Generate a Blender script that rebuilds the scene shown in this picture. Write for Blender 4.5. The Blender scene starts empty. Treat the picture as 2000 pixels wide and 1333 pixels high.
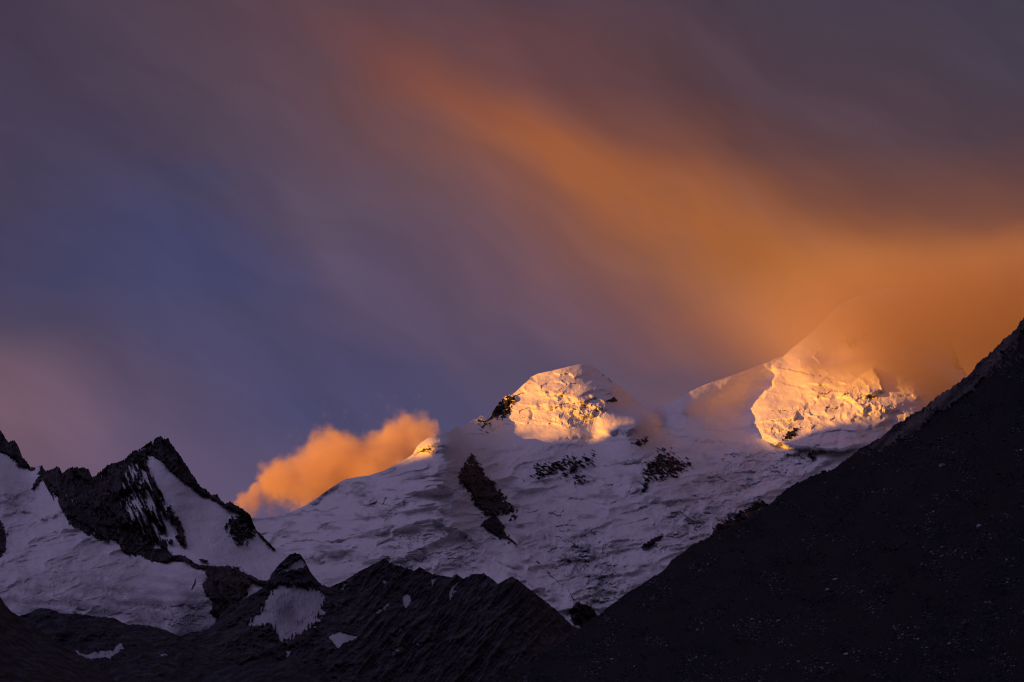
import bpy, math, random
import numpy as np
from mathutils import Vector, Matrix

# ------------------------------------------------------------------ camera
F_PX = 2000.0 * 70.0 / 36.0          # focal length in photo pixels
PITCH = math.radians(11.0)
CAM_Z = 2.0
SC = bpy.context.scene
COL = SC.collection
cam = bpy.data.cameras.new('camera'); cam.lens = 70; cam.sensor_width = 36
cam.clip_start = 0.5; cam.clip_end = 200000
camo = bpy.data.objects.new('camera', cam); COL.objects.link(camo)
camo.location = (0, 0, CAM_Z); camo.rotation_euler = (math.radians(90) + PITCH, 0, 0)
SC.camera = camo

# ------------------------------------------------------------------ light
SUN_EL = math.radians(3.0)
SH = np.array([-0.831, -0.556])           # horizontal direction towards the sun
sun = bpy.data.lights.new('sun', 'SUN'); sun.energy = 5.0; sun.angle = math.radians(0.5)
sun.color = (1.0, 0.36, 0.018)
suno = bpy.data.objects.new('sun', sun); COL.objects.link(suno)
to_sun = Vector((SH[0] * math.cos(SUN_EL), SH[1] * math.cos(SUN_EL), math.sin(SUN_EL)))
suno.rotation_euler = to_sun.to_track_quat('Z', 'Y').to_euler()

SC.view_settings.view_transform = 'Standard'; SC.view_settings.look = 'None'
SC.view_settings.exposure = 0.35; SC.view_settings.gamma = 1.0
SC.view_settings.use_curve_mapping = False
SC.cycles.use_denoising = True; SC.cycles.denoising_prefilter = 'ACCURATE'; SC.cycles.denoising_input_passes = 'RGB_ALBEDO_NORMAL'
SC.cycles.filter_width = 1.15
SC.cycles.max_bounces = 8; SC.cycles.diffuse_bounces = 3; SC.cycles.volume_bounces = 8
SC.cycles.volume_step_rate = 1.0; SC.cycles.volume_max_steps = 256


def lin(c):
    return tuple(((v / 255.0) / 12.92 if v <= 10 else (((v / 255.0) + 0.055) / 1.055) ** 2.4) for v in c)


def ray(px, py):
    """world direction through a point of the photograph (numpy friendly)"""
    cx = (np.asarray(px, float) - 1000.0) / F_PX
    cy = (666.5 - np.asarray(py, float)) / F_PX
    y = math.cos(PITCH) - cy * math.sin(PITCH)
    z = math.sin(PITCH) + cy * math.cos(PITCH)
    return cx, y, z


def uv(px, py):
    x, y, z = ray(px, py)
    return float(x / y), float(z / y)


def at(px, py, Y):
    """point at distance Y metres in front of the camera"""
    x, y, z = ray(px, py)
    return Vector((float(x / y) * Y, Y, float(z / y) * Y + CAM_Z))


class NT:
    """tiny helper for node trees"""
    def __init__(s, tree):
        s.t = tree; s.n = tree.nodes; s.l = tree.links
    def new(s, typ, **kw):
        nd = s.n.new(typ)
        for k, v in kw.items():
            setattr(nd, k, v)
        return nd
    def link(s, a, b):
        s.l.new(a, b)
    def put(s, sock, v):
        if isinstance(v, bpy.types.NodeSocket): s.l.new(v, sock)
        else: sock.default_value = v
    def math(s, op, a, b=None, c=None, clamp=False):
        nd = s.new('ShaderNodeMath', operation=op, use_clamp=clamp)
        s.put(nd.inputs[0], a)
        if b is not None: s.put(nd.inputs[1], b)
        if c is not None: s.put(nd.inputs[2], c)
        return nd.outputs[0]
    def vmath(s, op, a, b=None):
        nd = s.new('ShaderNodeVectorMath', operation=op)
        s.put(nd.inputs[0], a)
        if b is not None:
            s.put(nd.inputs[1] if op != 'SCALE' else nd.inputs[3], b)
        return nd.outputs[0]
    def mix(s, fac, a, b, blend='MIX'):
        nd = s.new('ShaderNodeMix', data_type='RGBA', blend_type=blend)
        s.put(nd.inputs[0], fac); s.put(nd.inputs[6], a); s.put(nd.inputs[7], b)
        return nd.outputs[2]
    def noise(s, vec, scale, detail=3, rough=0.5, dist=0.0, typ=None):
        nd = s.new('ShaderNodeTexNoise')
        if typ: nd.noise_type = typ
        s.put(nd.inputs['Vector'], vec); nd.inputs['Scale'].default_value = scale
        nd.inputs['Detail'].default_value = detail; nd.inputs['Roughness'].default_value = rough
        nd.inputs['Distortion'].default_value = dist
        return nd.outputs[0]
    def mapping(s, vec, loc=(0, 0, 0), rot=(0, 0, 0), scale=(1, 1, 1), typ='POINT'):
        if typ == 'POINT' and tuple(rot) != (0, 0, 0):      # turn first, stretch afterwards
            vec = s.mapping(vec, loc, rot, (1, 1, 1), 'EULER'); loc = rot = (0, 0, 0)
        nd = s.new('ShaderNodeMapping', vector_type='POINT' if typ == 'EULER' else typ)
        s.put(nd.inputs['Vector'], vec)
        nd.inputs['Location'].default_value = loc; nd.inputs['Rotation'].default_value = rot
        nd.inputs['Scale'].default_value = scale
        return nd.outputs[0]
    def remap(s, v, a, b, c=0.0, d=1.0, interp='SMOOTHSTEP'):
        nd = s.new('ShaderNodeMapRange', interpolation_type=interp)
        s.put(nd.inputs[0], v)
        for i, q in enumerate((a, b, c, d)): nd.inputs[i + 1].default_value = q
        return nd.outputs[0]


def C4(c): return (c[0], c[1], c[2], 1.0)


# ------------------------------------------------------------------ sky (world)
# Clear evening sky (Nishita) behind a nearly closed, softly streaked cloud cover.
def build_world():
    w = bpy.data.worlds.new('World'); SC.world = w; w.use_nodes = True
    g = NT(w.node_tree); g.n.clear()
    out = g.new('ShaderNodeOutputWorld')
    tc = g.new('ShaderNodeTexCoord')
    sep = g.new('ShaderNodeSeparateXYZ'); g.link(tc.outputs['Generated'], sep.inputs[0])
    yc = g.math('MAXIMUM', sep.outputs[1], 0.08)
    u = g.math('DIVIDE', sep.outputs[0], yc); v = g.math('DIVIDE', sep.outputs[2], yc)
    cmb = g.new('ShaderNodeCombineXYZ'); g.link(u, cmb.inputs[0]); g.link(v, cmb.inputs[1])
    P = cmb.outputs[0]
    # slow warp so that no band is a clean ellipse
    wn = g.new('ShaderNodeTexNoise'); g.link(P, wn.inputs['Vector']); wn.inputs['Scale'].default_value = 9
    wn.inputs['Detail'].default_value = 2.5
    wv = g.vmath('SCALE', g.vmath('SUBTRACT', wn.outputs['Color'], (0.5, 0.5, 0.5)), 0.050)
    PW = g.vmath('ADD', P, wv)
    sw = g.new('ShaderNodeSeparateXYZ'); g.link(PW, sw.inputs[0])
    # base tones: colour rows from the zenith side down to the ridges
    rows = SKY_ROWS
    cur = None; vprev = None
    for (py, cols) in rows:
        rp = g.new('ShaderNodeValToRGB'); cr = rp.color_ramp; cr.interpolation = 'B_SPLINE'
        u0, u1 = uv(-100, 600)[0], uv(2100, 600)[0]
        f = g.remap(sw.outputs[0], u0, u1, interp='LINEAR'); g.link(f, rp.inputs[0])
        n = len(cols)
        while len(cr.elements) < n: cr.elements.new(0.5)
        for i, (px, c) in enumerate(cols):
            cr.elements[i].position = min(1, max(0, (px + 100) / 2200.0)); cr.elements[i].color = C4(lin(c))
        vv = uv(1000, py)[1]
        if cur is None: cur = rp.outputs[0]
        else:
            k = g.remap(sw.outputs[1], vprev, vv, 0, 1, interp='LINEAR')
            cur = g.mix(k, cur, rp.outputs[0])
        vprev = vv
    # streaks and patches of sunlit and shaded cloud
    for (px, py, rx, ry, rot, c, a) in SKY_BLOBS:
        cu, cv = uv(px, py)
        m = g.mapping(PW, (cu, cv, 0), (0, 0, math.radians(rot)), (rx / F_PX * 1.02, ry / F_PX * 1.04, 1), 'TEXTURE')
        gr = g.new('ShaderNodeTexGradient', gradient_type='SPHERICAL'); g.link(m, gr.inputs[0])
        k = g.math('MULTIPLY', g.remap(gr.outputs[1], 0, 1), a)
        cur = g.mix(k, cur, C4(lin(c)))
    mm = g.mapping(PW, (0, 0, 0), (0, 0, math.radians(28)), (5, 13, 1), 'POINT')
    pm = g.noise(mm, 1.0, 4, 0.6)
    cur = g.mix(g.remap(pm, 0.42, 0.66, 0, 0.16), cur, C4(lin((100, 80, 96))))
    cur = g.mix(g.remap(pm, 0.48, 0.28, 0, 0.16), cur, C4(lin((64, 60, 86))))
    # falling streaks of ice crystals (fine texture along the wind)
    ms = g.mapping(PW, (0, 0, 0), (0, 0, math.radians(30)), (4, 26, 1), 'POINT')
    s1 = g.noise(ms, 1.0, 3, 0.55)
    ms2 = g.mapping(PW, (0.3, 0, 0), (0, 0, math.radians(56)), (4, 20, 1), 'POINT')
    s2 = g.noise(ms2, 1.0, 3, 0.55)
    s = g.math('ADD', g.math('MULTIPLY', s1, 0.5), g.math('MULTIPLY', s2, 0.5))
    gain = g.remap(s, 0.28, 0.72, 0.82, 1.18, 'LINEAR')
    sc = g.new('ShaderNodeVectorMath', operation='SCALE'); g.link(cur, sc.inputs[0]); g.link(gain, sc.inputs[3])
    cloudcol = sc.outputs[0]
    # towards the zenith and behind the camera the cover is an even mauve, brighter than this corner
    front = g.remap(sep.outputs[1], 0.45, 0.86)
    up = g.remap(sep.outputs[2], 0.42, 0.75)
    fr = g.math('MULTIPLY', front, g.math('SUBTRACT', 1.0, up))
    n2 = g.noise(tc.outputs['Generated'], 2.2, 4, 0.55)
    # brightest overhead, a little warmer on the sunset side, dim near the ground
    side = g.remap(sep.outputs[0], -0.9, 0.9, interp='LINEAR')
    amb = g.mix(side, C4(AMB_L), C4(AMB_R))
    amb = g.mix(g.remap(n2, 0.35, 0.65, 0, 0.35), amb, C4(AMB_D))
    high = g.math('POWER', g.math('MAXIMUM', sep.outputs[2], 0.0), 1.3)
    dt = g.new('ShaderNodeVectorMath', operation='DOT_PRODUCT'); g.link(tc.outputs['Generated'], dt.inputs[0]); dt.inputs[1].default_value = (-0.62, -0.12, 0.775)
    glow = g.math('POWER', g.math('MAXIMUM', dt.outputs['Value'], 0.0), 5.0)
    lv = g.math('ADD', g.math('ADD', 0.06, g.math('MULTIPLY', high, 0.30)), g.math('MULTIPLY', glow, 1.62))
    av = g.new('ShaderNodeVectorMath', operation='SCALE'); g.link(amb, av.inputs[0]); g.link(lv, av.inputs[3])
    low = g.remap(sep.outputs[2], -0.02, 0.03)
    amb = g.mix(low, C4((0.012, 0.010, 0.016)), av.outputs[0])
    col = g.mix(fr, amb, cloudcol)
    sky = g.new('ShaderNodeTexSky', sky_type='NISHITA'); sky.sun_disc = False
    sky.sun_elevation = SUN_EL; sky.sun_rotation = math.atan2(SH[0], SH[1])
    b1 = g.new('ShaderNodeBackground'); g.link(sky.outputs[0], b1.inputs[0]); b1.inputs[1].default_value = 0.05
    b2 = g.new('ShaderNodeBackground'); g.link(col, b2.inputs[0]); b2.inputs[1].default_value = 0.79
    mx = g.new('ShaderNodeMixShader'); mx.inputs[0].default_value = 0.97
    g.link(b1.outputs[0], mx.inputs[1]); g.link(b2.outputs[0], mx.inputs[2]); g.link(mx.outputs[0], out.inputs[0])


AMB_L = (0.255, 0.200, 0.370); AMB_R = (0.150, 0.122, 0.250); AMB_D = (0.105, 0.092, 0.185)
SKY_ROWS = [
    (-60, [(-100, (68, 58, 78)), (300, (78, 63, 80)), (550, (98, 68, 76)), (800, (86, 62, 76)), (1100, (70, 60, 76)), (1700, (68, 58, 74)), (2100, (64, 60, 76))]),
    (150, [(-100, (68, 58, 80)), (300, (74, 63, 84)), (600, (94, 70, 80)), (850, (124, 76, 68)), (1050, (114, 70, 68)), (1400, (82, 61, 70)), (1800, (74, 60, 74)), (2100, (66, 60, 76))]),
    (270, [(-100, (68, 59, 83)), (250, (70, 63, 88)), (550, (84, 69, 88)), (780, (108, 76, 80)), (950, (136, 82, 66)), (1200, (140, 82, 60)), (1450, (106, 69, 66)), (1800, (80, 61, 70)), (2100, (78, 60, 70))]),
    (350, [(-100, (67, 60, 87)), (250, (68, 64, 95)), (500, (76, 68, 96)), (750, (98, 76, 88)), (950, (126, 82, 76)), (1150, (150, 88, 60)), (1450, (142, 84, 58)), (1750, (104, 68, 64)), (2100, (96, 64, 65))]),
    (440, [(-100, (67, 61, 90)), (250, (66, 65, 101)), (500, (74, 69, 100)), (750, (93, 76, 94)), (1000, (118, 81, 84)), (1200, (150, 91, 64)), (1450, (160, 95, 52)), (1680, (150, 88, 54)), (1880, (124, 76, 60)), (2100, (114, 71, 62))]),
    (530, [(-100, (68, 63, 93)), (250, (66, 66, 103)), (500, (72, 70, 105)), (750, (90, 75, 99)), (1000, (110, 81, 94)), (1200, (136, 88, 78)), (1400, (162, 98, 58)), (1700, (171, 102, 50)), (2100, (165, 97, 50))]),
    (620, [(-100, (84, 71, 94)), (250, (71, 68, 101)), (500, (74, 70, 105)), (750, (86, 75, 103)), (1000, (99, 79, 100)), (1200, (120, 83, 92)), (1350, (148, 92, 76)), (1500, (164, 98, 62)), (2100, (170, 101, 54))]),
    (720, [(-100, (104, 82, 98)), (150, (92, 77, 100)), (400, (74, 71, 107)), (750, (76, 71, 106)), (1050, (88, 76, 102)), (1250, (98, 79, 98)), (1380, (124, 84, 86)), (1560, (156, 94, 66)), (2100, (162, 94, 56))]),
    (850, [(-100, (120, 90, 106)), (200, (98, 82, 108)), (450, (76, 73, 110)), (700, (70, 71, 110)), (1000, (82, 76, 108)), (1250, (96, 80, 104)), (1500, (120, 84, 90)), (2100, (140, 88, 70))]),
    (1000, [(-100, (118, 90, 110)), (300, (98, 82, 112)), (600, (88, 80, 114)), (1000, (84, 78, 110)), (2100, (110, 84, 90))]),
]
# px, py, half length, half width, tilt (anticlockwise degrees), colour, strength
SKY_BLOBS = [
    (430, 480, 300, 130, -10, (60, 66, 110), 0.4),
    (420, 335, 130, 50, 0, (64, 72, 106), 0.35),
    (-20, 790, 420, 190, -10, (128, 94, 106), 0.40),
    (640, 470, 230, 60, -68, (106, 88, 108), 0.38),
    (800, 620, 300, 60, -40, (98, 80, 104), 0.3),
    (1130, 300, 620, 120, -30, (172, 95, 46), 0.50),
    (1520, 470, 640, 120, -22, (180, 104, 42), 0.42),
    (800, 110, 370, 90, -26, (130, 72, 58), 0.36),
    (1750, 210, 560, 120, -16, (76, 59, 69), 0.35),
    (1220, 560, 300, 40, -50, (140, 92, 82), 0.30),
    (1340, 750, 130, 50, -20, (86, 74, 98), 0.45),
]
build_world()

# ------------------------------------------------------------------ noise
_rng = np.random.RandomState(7)
_GT = _rng.rand(65536).astype(np.float32) * 2 * np.pi
_GX = np.cos(_GT); _GY = np.sin(_GT)
_HV = _rng.rand(65536).astype(np.float32)


def _h(ix, iy, seed):
    return ((ix * 73856093) ^ (iy * 19349663) ^ (seed * 83492791)) & 65535


def perlin(x, y, seed=0):
    xi = np.floor(x); yi = np.floor(y)
    fx = (x - xi).astype(np.float32); fy = (y - yi).astype(np.float32)
    xi = xi.astype(np.int64); yi = yi.astype(np.int64)
    ux = fx * fx * fx * (fx * (fx * 6 - 15) + 10); uy = fy * fy * fy * (fy * (fy * 6 - 15) + 10)
    def gr(i, j):
        k = _h(xi + i, yi + j, seed)
        return _GX[k] * (fx - i) + _GY[k] * (fy - j)
    a = gr(0, 0); b = gr(1, 0); c = gr(0, 1); d = gr(1, 1)
    a += (b - a) * ux; c += (d - c) * ux
    return (a + (c - a) * uy) * 1.5


def fbm(x, y, oct=4, seed=0, gain=0.5):
    r = 0; a = 1; t = 0
    for i in range(oct):
        r = r + a * perlin(x, y, seed + i * 17); t += a; a *= gain
        x = x * 2.03 + 11.3; y = y * 2.03 + 5.7
    return r / t


def ridged(x, y, oct=4, seed=0, gain=0.55):
    """0..1, sharp crests"""
    r = 0; a = 1; t = 0; wgt = 1.0
    for i in range(oct):
        n = 1 - np.abs(perlin(x, y, seed + i * 31)) * 1.25
        n = np.clip(n, 0, 1) ** 2
        r = r + a * n * wgt; t += a; wgt = np.clip(n * 1.6, 0, 1); a *= gain
        x = x * 2.07 + 3.1; y = y * 2.07 + 7.9
    return r / t


def worley(x, y, seed=0):
    xi = np.floor(x).astype(np.int64); yi = np.floor(y).astype(np.int64)
    f1 = np.full(x.shape, 9.0, np.float32); f2 = f1.copy(); idv = np.zeros(x.shape, np.float32)
    for i in (-1, 0, 1):
        for j in (-1, 0, 1):
            k = _h(xi + i, yi + j, seed); k2 = _h(xi + i, yi + j, seed + 5)
            dx = (xi + i + _HV[k]) - x; dy = (yi + j + _HV[k2]) - y
            d = np.sqrt(dx * dx + dy * dy).astype(np.float32)
            near = d < f1
            f2 = np.where(near, f1, np.minimum(f2, d)); idv = np.where(near, _HV[_h(xi + i, yi + j, seed + 9)], idv)
            f1 = np.where(near, d, f1)
    return f1, f2, idv


def facets(x, y, seed=0, tilt=1.0):
    """broken blocks: every cell is a randomly tilted plane; returns relief (in cell units) and border distance"""
    xi = np.floor(x).astype(np.int64); yi = np.floor(y).astype(np.int64)
    f1 = np.full(x.shape, 9.0, np.float32); f2 = f1.copy(); rr = np.zeros(x.shape, np.float32)
    for i in (-1, 0, 1):
        for j in (-1, 0, 1):
            k = _h(xi + i, yi + j, seed); k2 = _h(xi + i, yi + j, seed + 5); k3 = _h(xi + i, yi + j, seed + 9)
            dx = (xi + i + _HV[k]) - x; dy = (yi + j + _HV[k2]) - y
            d = np.sqrt(dx * dx + dy * dy).astype(np.float32)
            pl = -(dx * _GX[k3] + dy * _GY[k3]) * tilt + (_HV[k3] - .5) * .8
            near = d < f1
            f2 = np.where(near, f1, np.minimum(f2, d)); rr = np.where(near, pl, rr); f1 = np.where(near, d, f1)
    return rr, f2 - f1


def sst(a, b, x):
    t = np.clip((x - a) / (b - a), 0, 1); return t * t * (3 - 2 * t)


def polysd(X, Y, pts):
    """signed distance in pixels, positive inside"""
    pts = np.array(pts, float); n = len(pts)
    out = np.full(X.shape, -60.0, np.float32)
    m = (X > pts[:, 0].min() - 45) & (X < pts[:, 0].max() + 45) & (Y > pts[:, 1].min() - 45) & (Y < pts[:, 1].max() + 45)
    if not m.any(): return out
    x = X[m]; y = Y[m]; d = np.full(x.shape, 1e9); ins = np.zeros(x.shape, bool)
    for i in range(n):
        ax, ay = pts[i]; bx, by = pts[(i + 1) % n]
        ex, ey = bx - ax, by - ay
        t = np.clip(((x - ax) * ex + (y - ay) * ey) / max(ex * ex + ey * ey, 1e-9), 0, 1)
        d = np.minimum(d, np.hypot(x - ax - t * ex, y - ay - t * ey))
        if ay != by:
            c = ((ay > y) != (by > y)) & (x < ex * (y - ay) / (by - ay) + ax)
            ins ^= c
    out[m] = np.where(ins, d, -d)
    return out


def linesd(X, Y, pts):
    """distance to an open line"""
    pts = np.array(pts, float)
    out = np.full(X.shape, 60.0, np.float32)
    m = (X > pts[:, 0].min() - 30) & (X < pts[:, 0].max() + 30) & (Y > pts[:, 1].min() - 30) & (Y < pts[:, 1].max() + 30)
    if not m.any(): return out
    x = X[m]; y = Y[m]; d = np.full(x.shape, 1e9)
    for i in range(len(pts) - 1):
        ax, ay = pts[i]; bx, by = pts[i + 1]; ex, ey = bx - ax, by - ay
        t = np.clip(((x - ax) * ex + (y - ay) * ey) / (ex * ex + ey * ey), 0, 1)
        d = np.minimum(d, np.hypot(x - ax - t * ex, y - ay - t * ey))
    out[m] = d
    return out


LIP_GAIN = 2.4


def lip(X, Y, R, ICE, pts, amp, wup, wall, ice=1.0):
    """a snow lip with an ice wall under it; the lip stands on the left of the line's travel"""
    pts = np.array(pts, float); pad = max(wup * 3, wall * 2) + 6
    m = (X > pts[:, 0].min() - pad) & (X < pts[:, 0].max() + pad) & (Y > pts[:, 1].min() - pad) & (Y < pts[:, 1].max() + pad)
    if not m.any(): return
    x = X[m]; y = Y[m]
    best = np.full(x.shape, 1e9); sg = np.zeros(x.shape); tt = np.zeros(x.shape); pp = np.zeros(x.shape)
    L = np.hypot(np.diff(pts[:, 0]), np.diff(pts[:, 1])); tot = L.sum(); acc = 0
    for i in range(len(pts) - 1):
        ax, ay = pts[i]; bx, by = pts[i + 1]; ex, ey = bx - ax, by - ay
        t0 = ((x - ax) * ex + (y - ay) * ey) / (L[i] ** 2)
        t = np.clip(t0, 0, 1)
        d = np.hypot(x - ax - t * ex, y - ay - t * ey)
        cr = ((x - ax) * ey - (y - ay) * ex) / L[i]
        nb = (d < best - 1e-6) | ((d < best + 1e-6) & (np.abs(cr) > pp))
        sg = np.where(nb, np.sign(cr), sg); pp = np.where(nb, np.abs(cr), pp); best = np.minimum(best, d)
        te = np.minimum(t0, 1) if i == 0 else t
        if i == len(pts) - 2: te = np.maximum(t0, 0) if i > 0 else t0
        tt = np.where(nb, (acc + te * L[i]) / tot, tt)
        acc += L[i]
    fade = sst(-0.02, 0.15, tt) * sst(-0.02, 0.15, 1 - tt)
    s = best * sg
    prof = np.where(s > 0, np.exp(-np.maximum(s, 0) / wup), sst(-wall, 0, s))
    R[m] += LIP_GAIN * amp * prof * fade
    brk = .72 + .9 * fbm(x / 9, y / 4, 3, 77)
    ICE[m] = np.maximum(ICE[m], ice * np.clip(brk, 0, 1.1) * fade * sst(1.0, -1.0, s) * sst(-wall - 2, -wall * .35, s))


def gauss(X, Y, cx, cy, rx, ry, rot=0.0):
    a = math.radians(rot); dx = X - cx; dy = Y - cy
    u = (dx * math.cos(a) - dy * math.sin(a)) / rx; v = (dx * math.sin(a) + dy * math.cos(a)) / ry
    return np.exp(-(u * u + v * v))


def tps(pts):
    """thin plate spline through (px, py, distance km)"""
    P = np.array(pts, float); n = len(P); xy = P[:, :2] / 1000.0
    def U(r2): return 0.5 * r2 * np.log(np.maximum(r2, 1e-12))
    K = U(((xy[:, None] - xy[None]) ** 2).sum(-1)) + np.eye(n) * 1e-4
    Q = np.hstack([np.ones((n, 1)), xy]); A = np.zeros((n + 3, n + 3))
    A[:n, :n] = K; A[:n, n:] = Q; A[n:, :n] = Q.T
    sol = np.linalg.solve(A, np.concatenate([P[:, 2], np.zeros(3)]))
    def ev(X, Y):
        x = X / 1000.0; y = Y / 1000.0
        r = sol[n] + sol[n + 1] * x + sol[n + 2] * y
        for i in range(n):
            r = r + sol[i] * U((x - xy[i, 0]) ** 2 + (y - xy[i, 1]) ** 2)
        return r
    return ev


def outline(pts, X):
    p = np.array(pts, float); return np.interp(X, p[:, 0], p[:, 1])


def mesh_grid(name, P, attrs, mat, props):
    """P: rows x cols x 3 -> one smooth mesh with float attributes"""
    nr, nc = P.shape[:2]
    me = bpy.data.meshes.new(name)
    me.vertices.add(nr * nc); me.vertices.foreach_set('co', P.reshape(-1).astype(np.float32))
    i = np.arange(nr - 1)[:, None] * nc + np.arange(nc - 1)[None]
    q = np.stack([i, i + nc, i + nc + 1, i + 1], -1).reshape(-1, 4)
    nf = len(q)
    me.loops.add(nf * 4); me.loops.foreach_set('vertex_index', q.reshape(-1).astype(np.int32))
    me.polygons.add(nf); me.polygons.foreach_set('loop_start', np.arange(nf, dtype=np.int32) * 4)
    me.polygons.foreach_set('use_smooth', np.ones(nf, bool))
    me.update(calc_edges=True)
    for k, v in attrs.items():
        a = me.attributes.new(k, 'FLOAT', 'POINT'); a.data.foreach_set('value', v.reshape(-1).astype(np.float32))
    me.materials.append(mat)
    o = bpy.data.objects.new(name, me); COL.objects.link(o)
    for k, v in props.items(): o[k] = v
    return o


def layer(name, x0, x1, ncol, nrow, top, bot, dist, shape, mat, props, rough=None, grade=1.15, back=(0.5, 0.45), keep=None, ext=(0, 0)):
    """a mountain side: crest line, foot line, distances and a relief in metres, then its far side"""
    xs = np.linspace(x0, x1, ncol)
    q = np.linspace(0, 1, 70)[1:] ** 1.6          # the ground goes on, more coarsely, outside the frame
    if ext[0]: xs = np.concatenate([(x0 - q * ext[0])[::-1], xs])
    if ext[1]: xs = np.concatenate([xs, x1 + q * ext[1]])
    yt = outline(top, xs)
    if rough is not None: yt = yt + rough(xs)
    yb = np.maximum(outline(bot, xs), yt + 12)
    t = np.linspace(0, 1, nrow) ** grade
    X = np.repeat(xs[None], nrow, 0); Y = yt[None] + (yb - yt)[None] * t[:, None]
    D = tps(dist)(np.clip(X, x0 - 20, x1 + 20), Y)
    R, at_ = shape(X, Y, yt)
    Dm = D * 1000.0 - R
    cx, cy, cz = ray(X, Y)
    P = np.stack([cx / cy * Dm, Dm, cz / cy * Dm + CAM_Z], -1)
    # far side: falls away behind the crest
    bk = []
    for k, (dy, dz) in enumerate(((25, 10), (120, 60), (450, 280), (1300, 900), (2500, 2000))):
        q = P[0].copy(); q[:, 1] += dy * back[0] * 2; q[:, 2] -= dz * back[1] * 2; q[:, 2] = np.maximum(q[:, 2], -30)
        bk.append(q)
    ft = P[-1].copy(); ft[:, 1] -= 30; ft[:, 2] = -40
    full = np.concatenate([np.array(bk[::-1]), P, ft[None]], 0)
    ex = {}
    for k, v in at_.items():
        ex[k] = np.concatenate([np.repeat(v[:1], len(bk), 0), v, v[-1:]], 0)
    o = mesh_grid(name, full, ex, mat, props)
    if keep is not None: keep['X'] = X; keep['Y'] = Y; keep['P'] = P
    return o


# ------------------------------------------------------------------ materials
def mountain_mat(name, snow, ice, rockA, rockB, scale=1.0, strata=(0.5, 0, 1), bump=1.0, rockbump=3.0, edge=.9):
    m = bpy.data.materials.new(name); m.use_nodes = True; g = NT(m.node_tree); g.n.clear()
    out = g.new('ShaderNodeOutputMaterial'); bs = g.new('ShaderNodeBsdfPrincipled'); g.link(bs.outputs[0], out.inputs[0])
    tc = g.new('ShaderNodeTexCoord'); O = tc.outputs['Object']
    ar = g.new('ShaderNodeAttribute', attribute_name='rock'); ai = g.new('ShaderNodeAttribute', attribute_name='ice')
    nf = g.noise(O, 0.075 / scale, 6, 0.72)
    nb = g.noise(O, 0.012 / scale, 4, 0.6)
    rk = g.math('ADD', ar.outputs['Fac'], g.math('MULTIPLY', g.math('SUBTRACT', nf, 0.5), edge))
    rf = g.remap(rk, -0.06, 0.06)
    ic = g.math('ADD', ai.outputs['Fac'], g.math('MULTIPLY', g.math('SUBTRACT', nf, 0.5), 1.2))
    icf = g.remap(ic, 0.05, 1.15)
    sn = g.mix(g.remap(nb, 0.35, 0.7, 0, 0.5), C4(snow), C4(tuple(v * 0.88 for v in snow)))
    col = g.mix(icf, sn, C4(ice))
    # bedding of the rock
    mp = g.mapping(O, rot=(0, math.radians(strata[0]), 0), scale=(0.006 / scale, 0.006 / scale, 0.05 / scale))
    st = g.noise(mp, 1.0, 5, 0.65)
    rc = g.mix(g.remap(st, 0.35, 0.65), C4(rockA), C4(rockB))
    rc = g.mix(g.remap(g.noise(O, 0.02 / scale, 7, 0.78), 0.42, 0.60, 0, 0.75), rc, C4(tuple(v * 0.5 for v in rockA)))
    rc = g.mix(g.remap(nf, 0.45, 0.75, 0, 0.6), rc, C4(tuple(v * 0.45 for v in rockA)))
    col = g.mix(rf, col, rc)
    g.link(col, bs.inputs['Base Color'])
    bs.inputs['Roughness'].default_value = 0.75
    bs.inputs['Specular IOR Level'].default_value = 0.15
    hb = g.math('ADD', g.math('MULTIPLY', nf, g.math('ADD', g.math('MULTIPLY', rf, rockbump), g.math('ADD', g.math('MULTIPLY', icf, 1.6), 0.25))),
                g.math('MULTIPLY', st, g.math('MULTIPLY', rf, rockbump * 1.3)))
    bp = g.new('ShaderNodeBump'); bp.inputs['Strength'].default_value = 0.8 * bump; bp.inputs['Distance'].default_value = 2.0 * scale
    g.link(hb, bp.inputs['Height']); g.link(bp.outputs[0], bs.inputs['Normal'])
    return m


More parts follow.
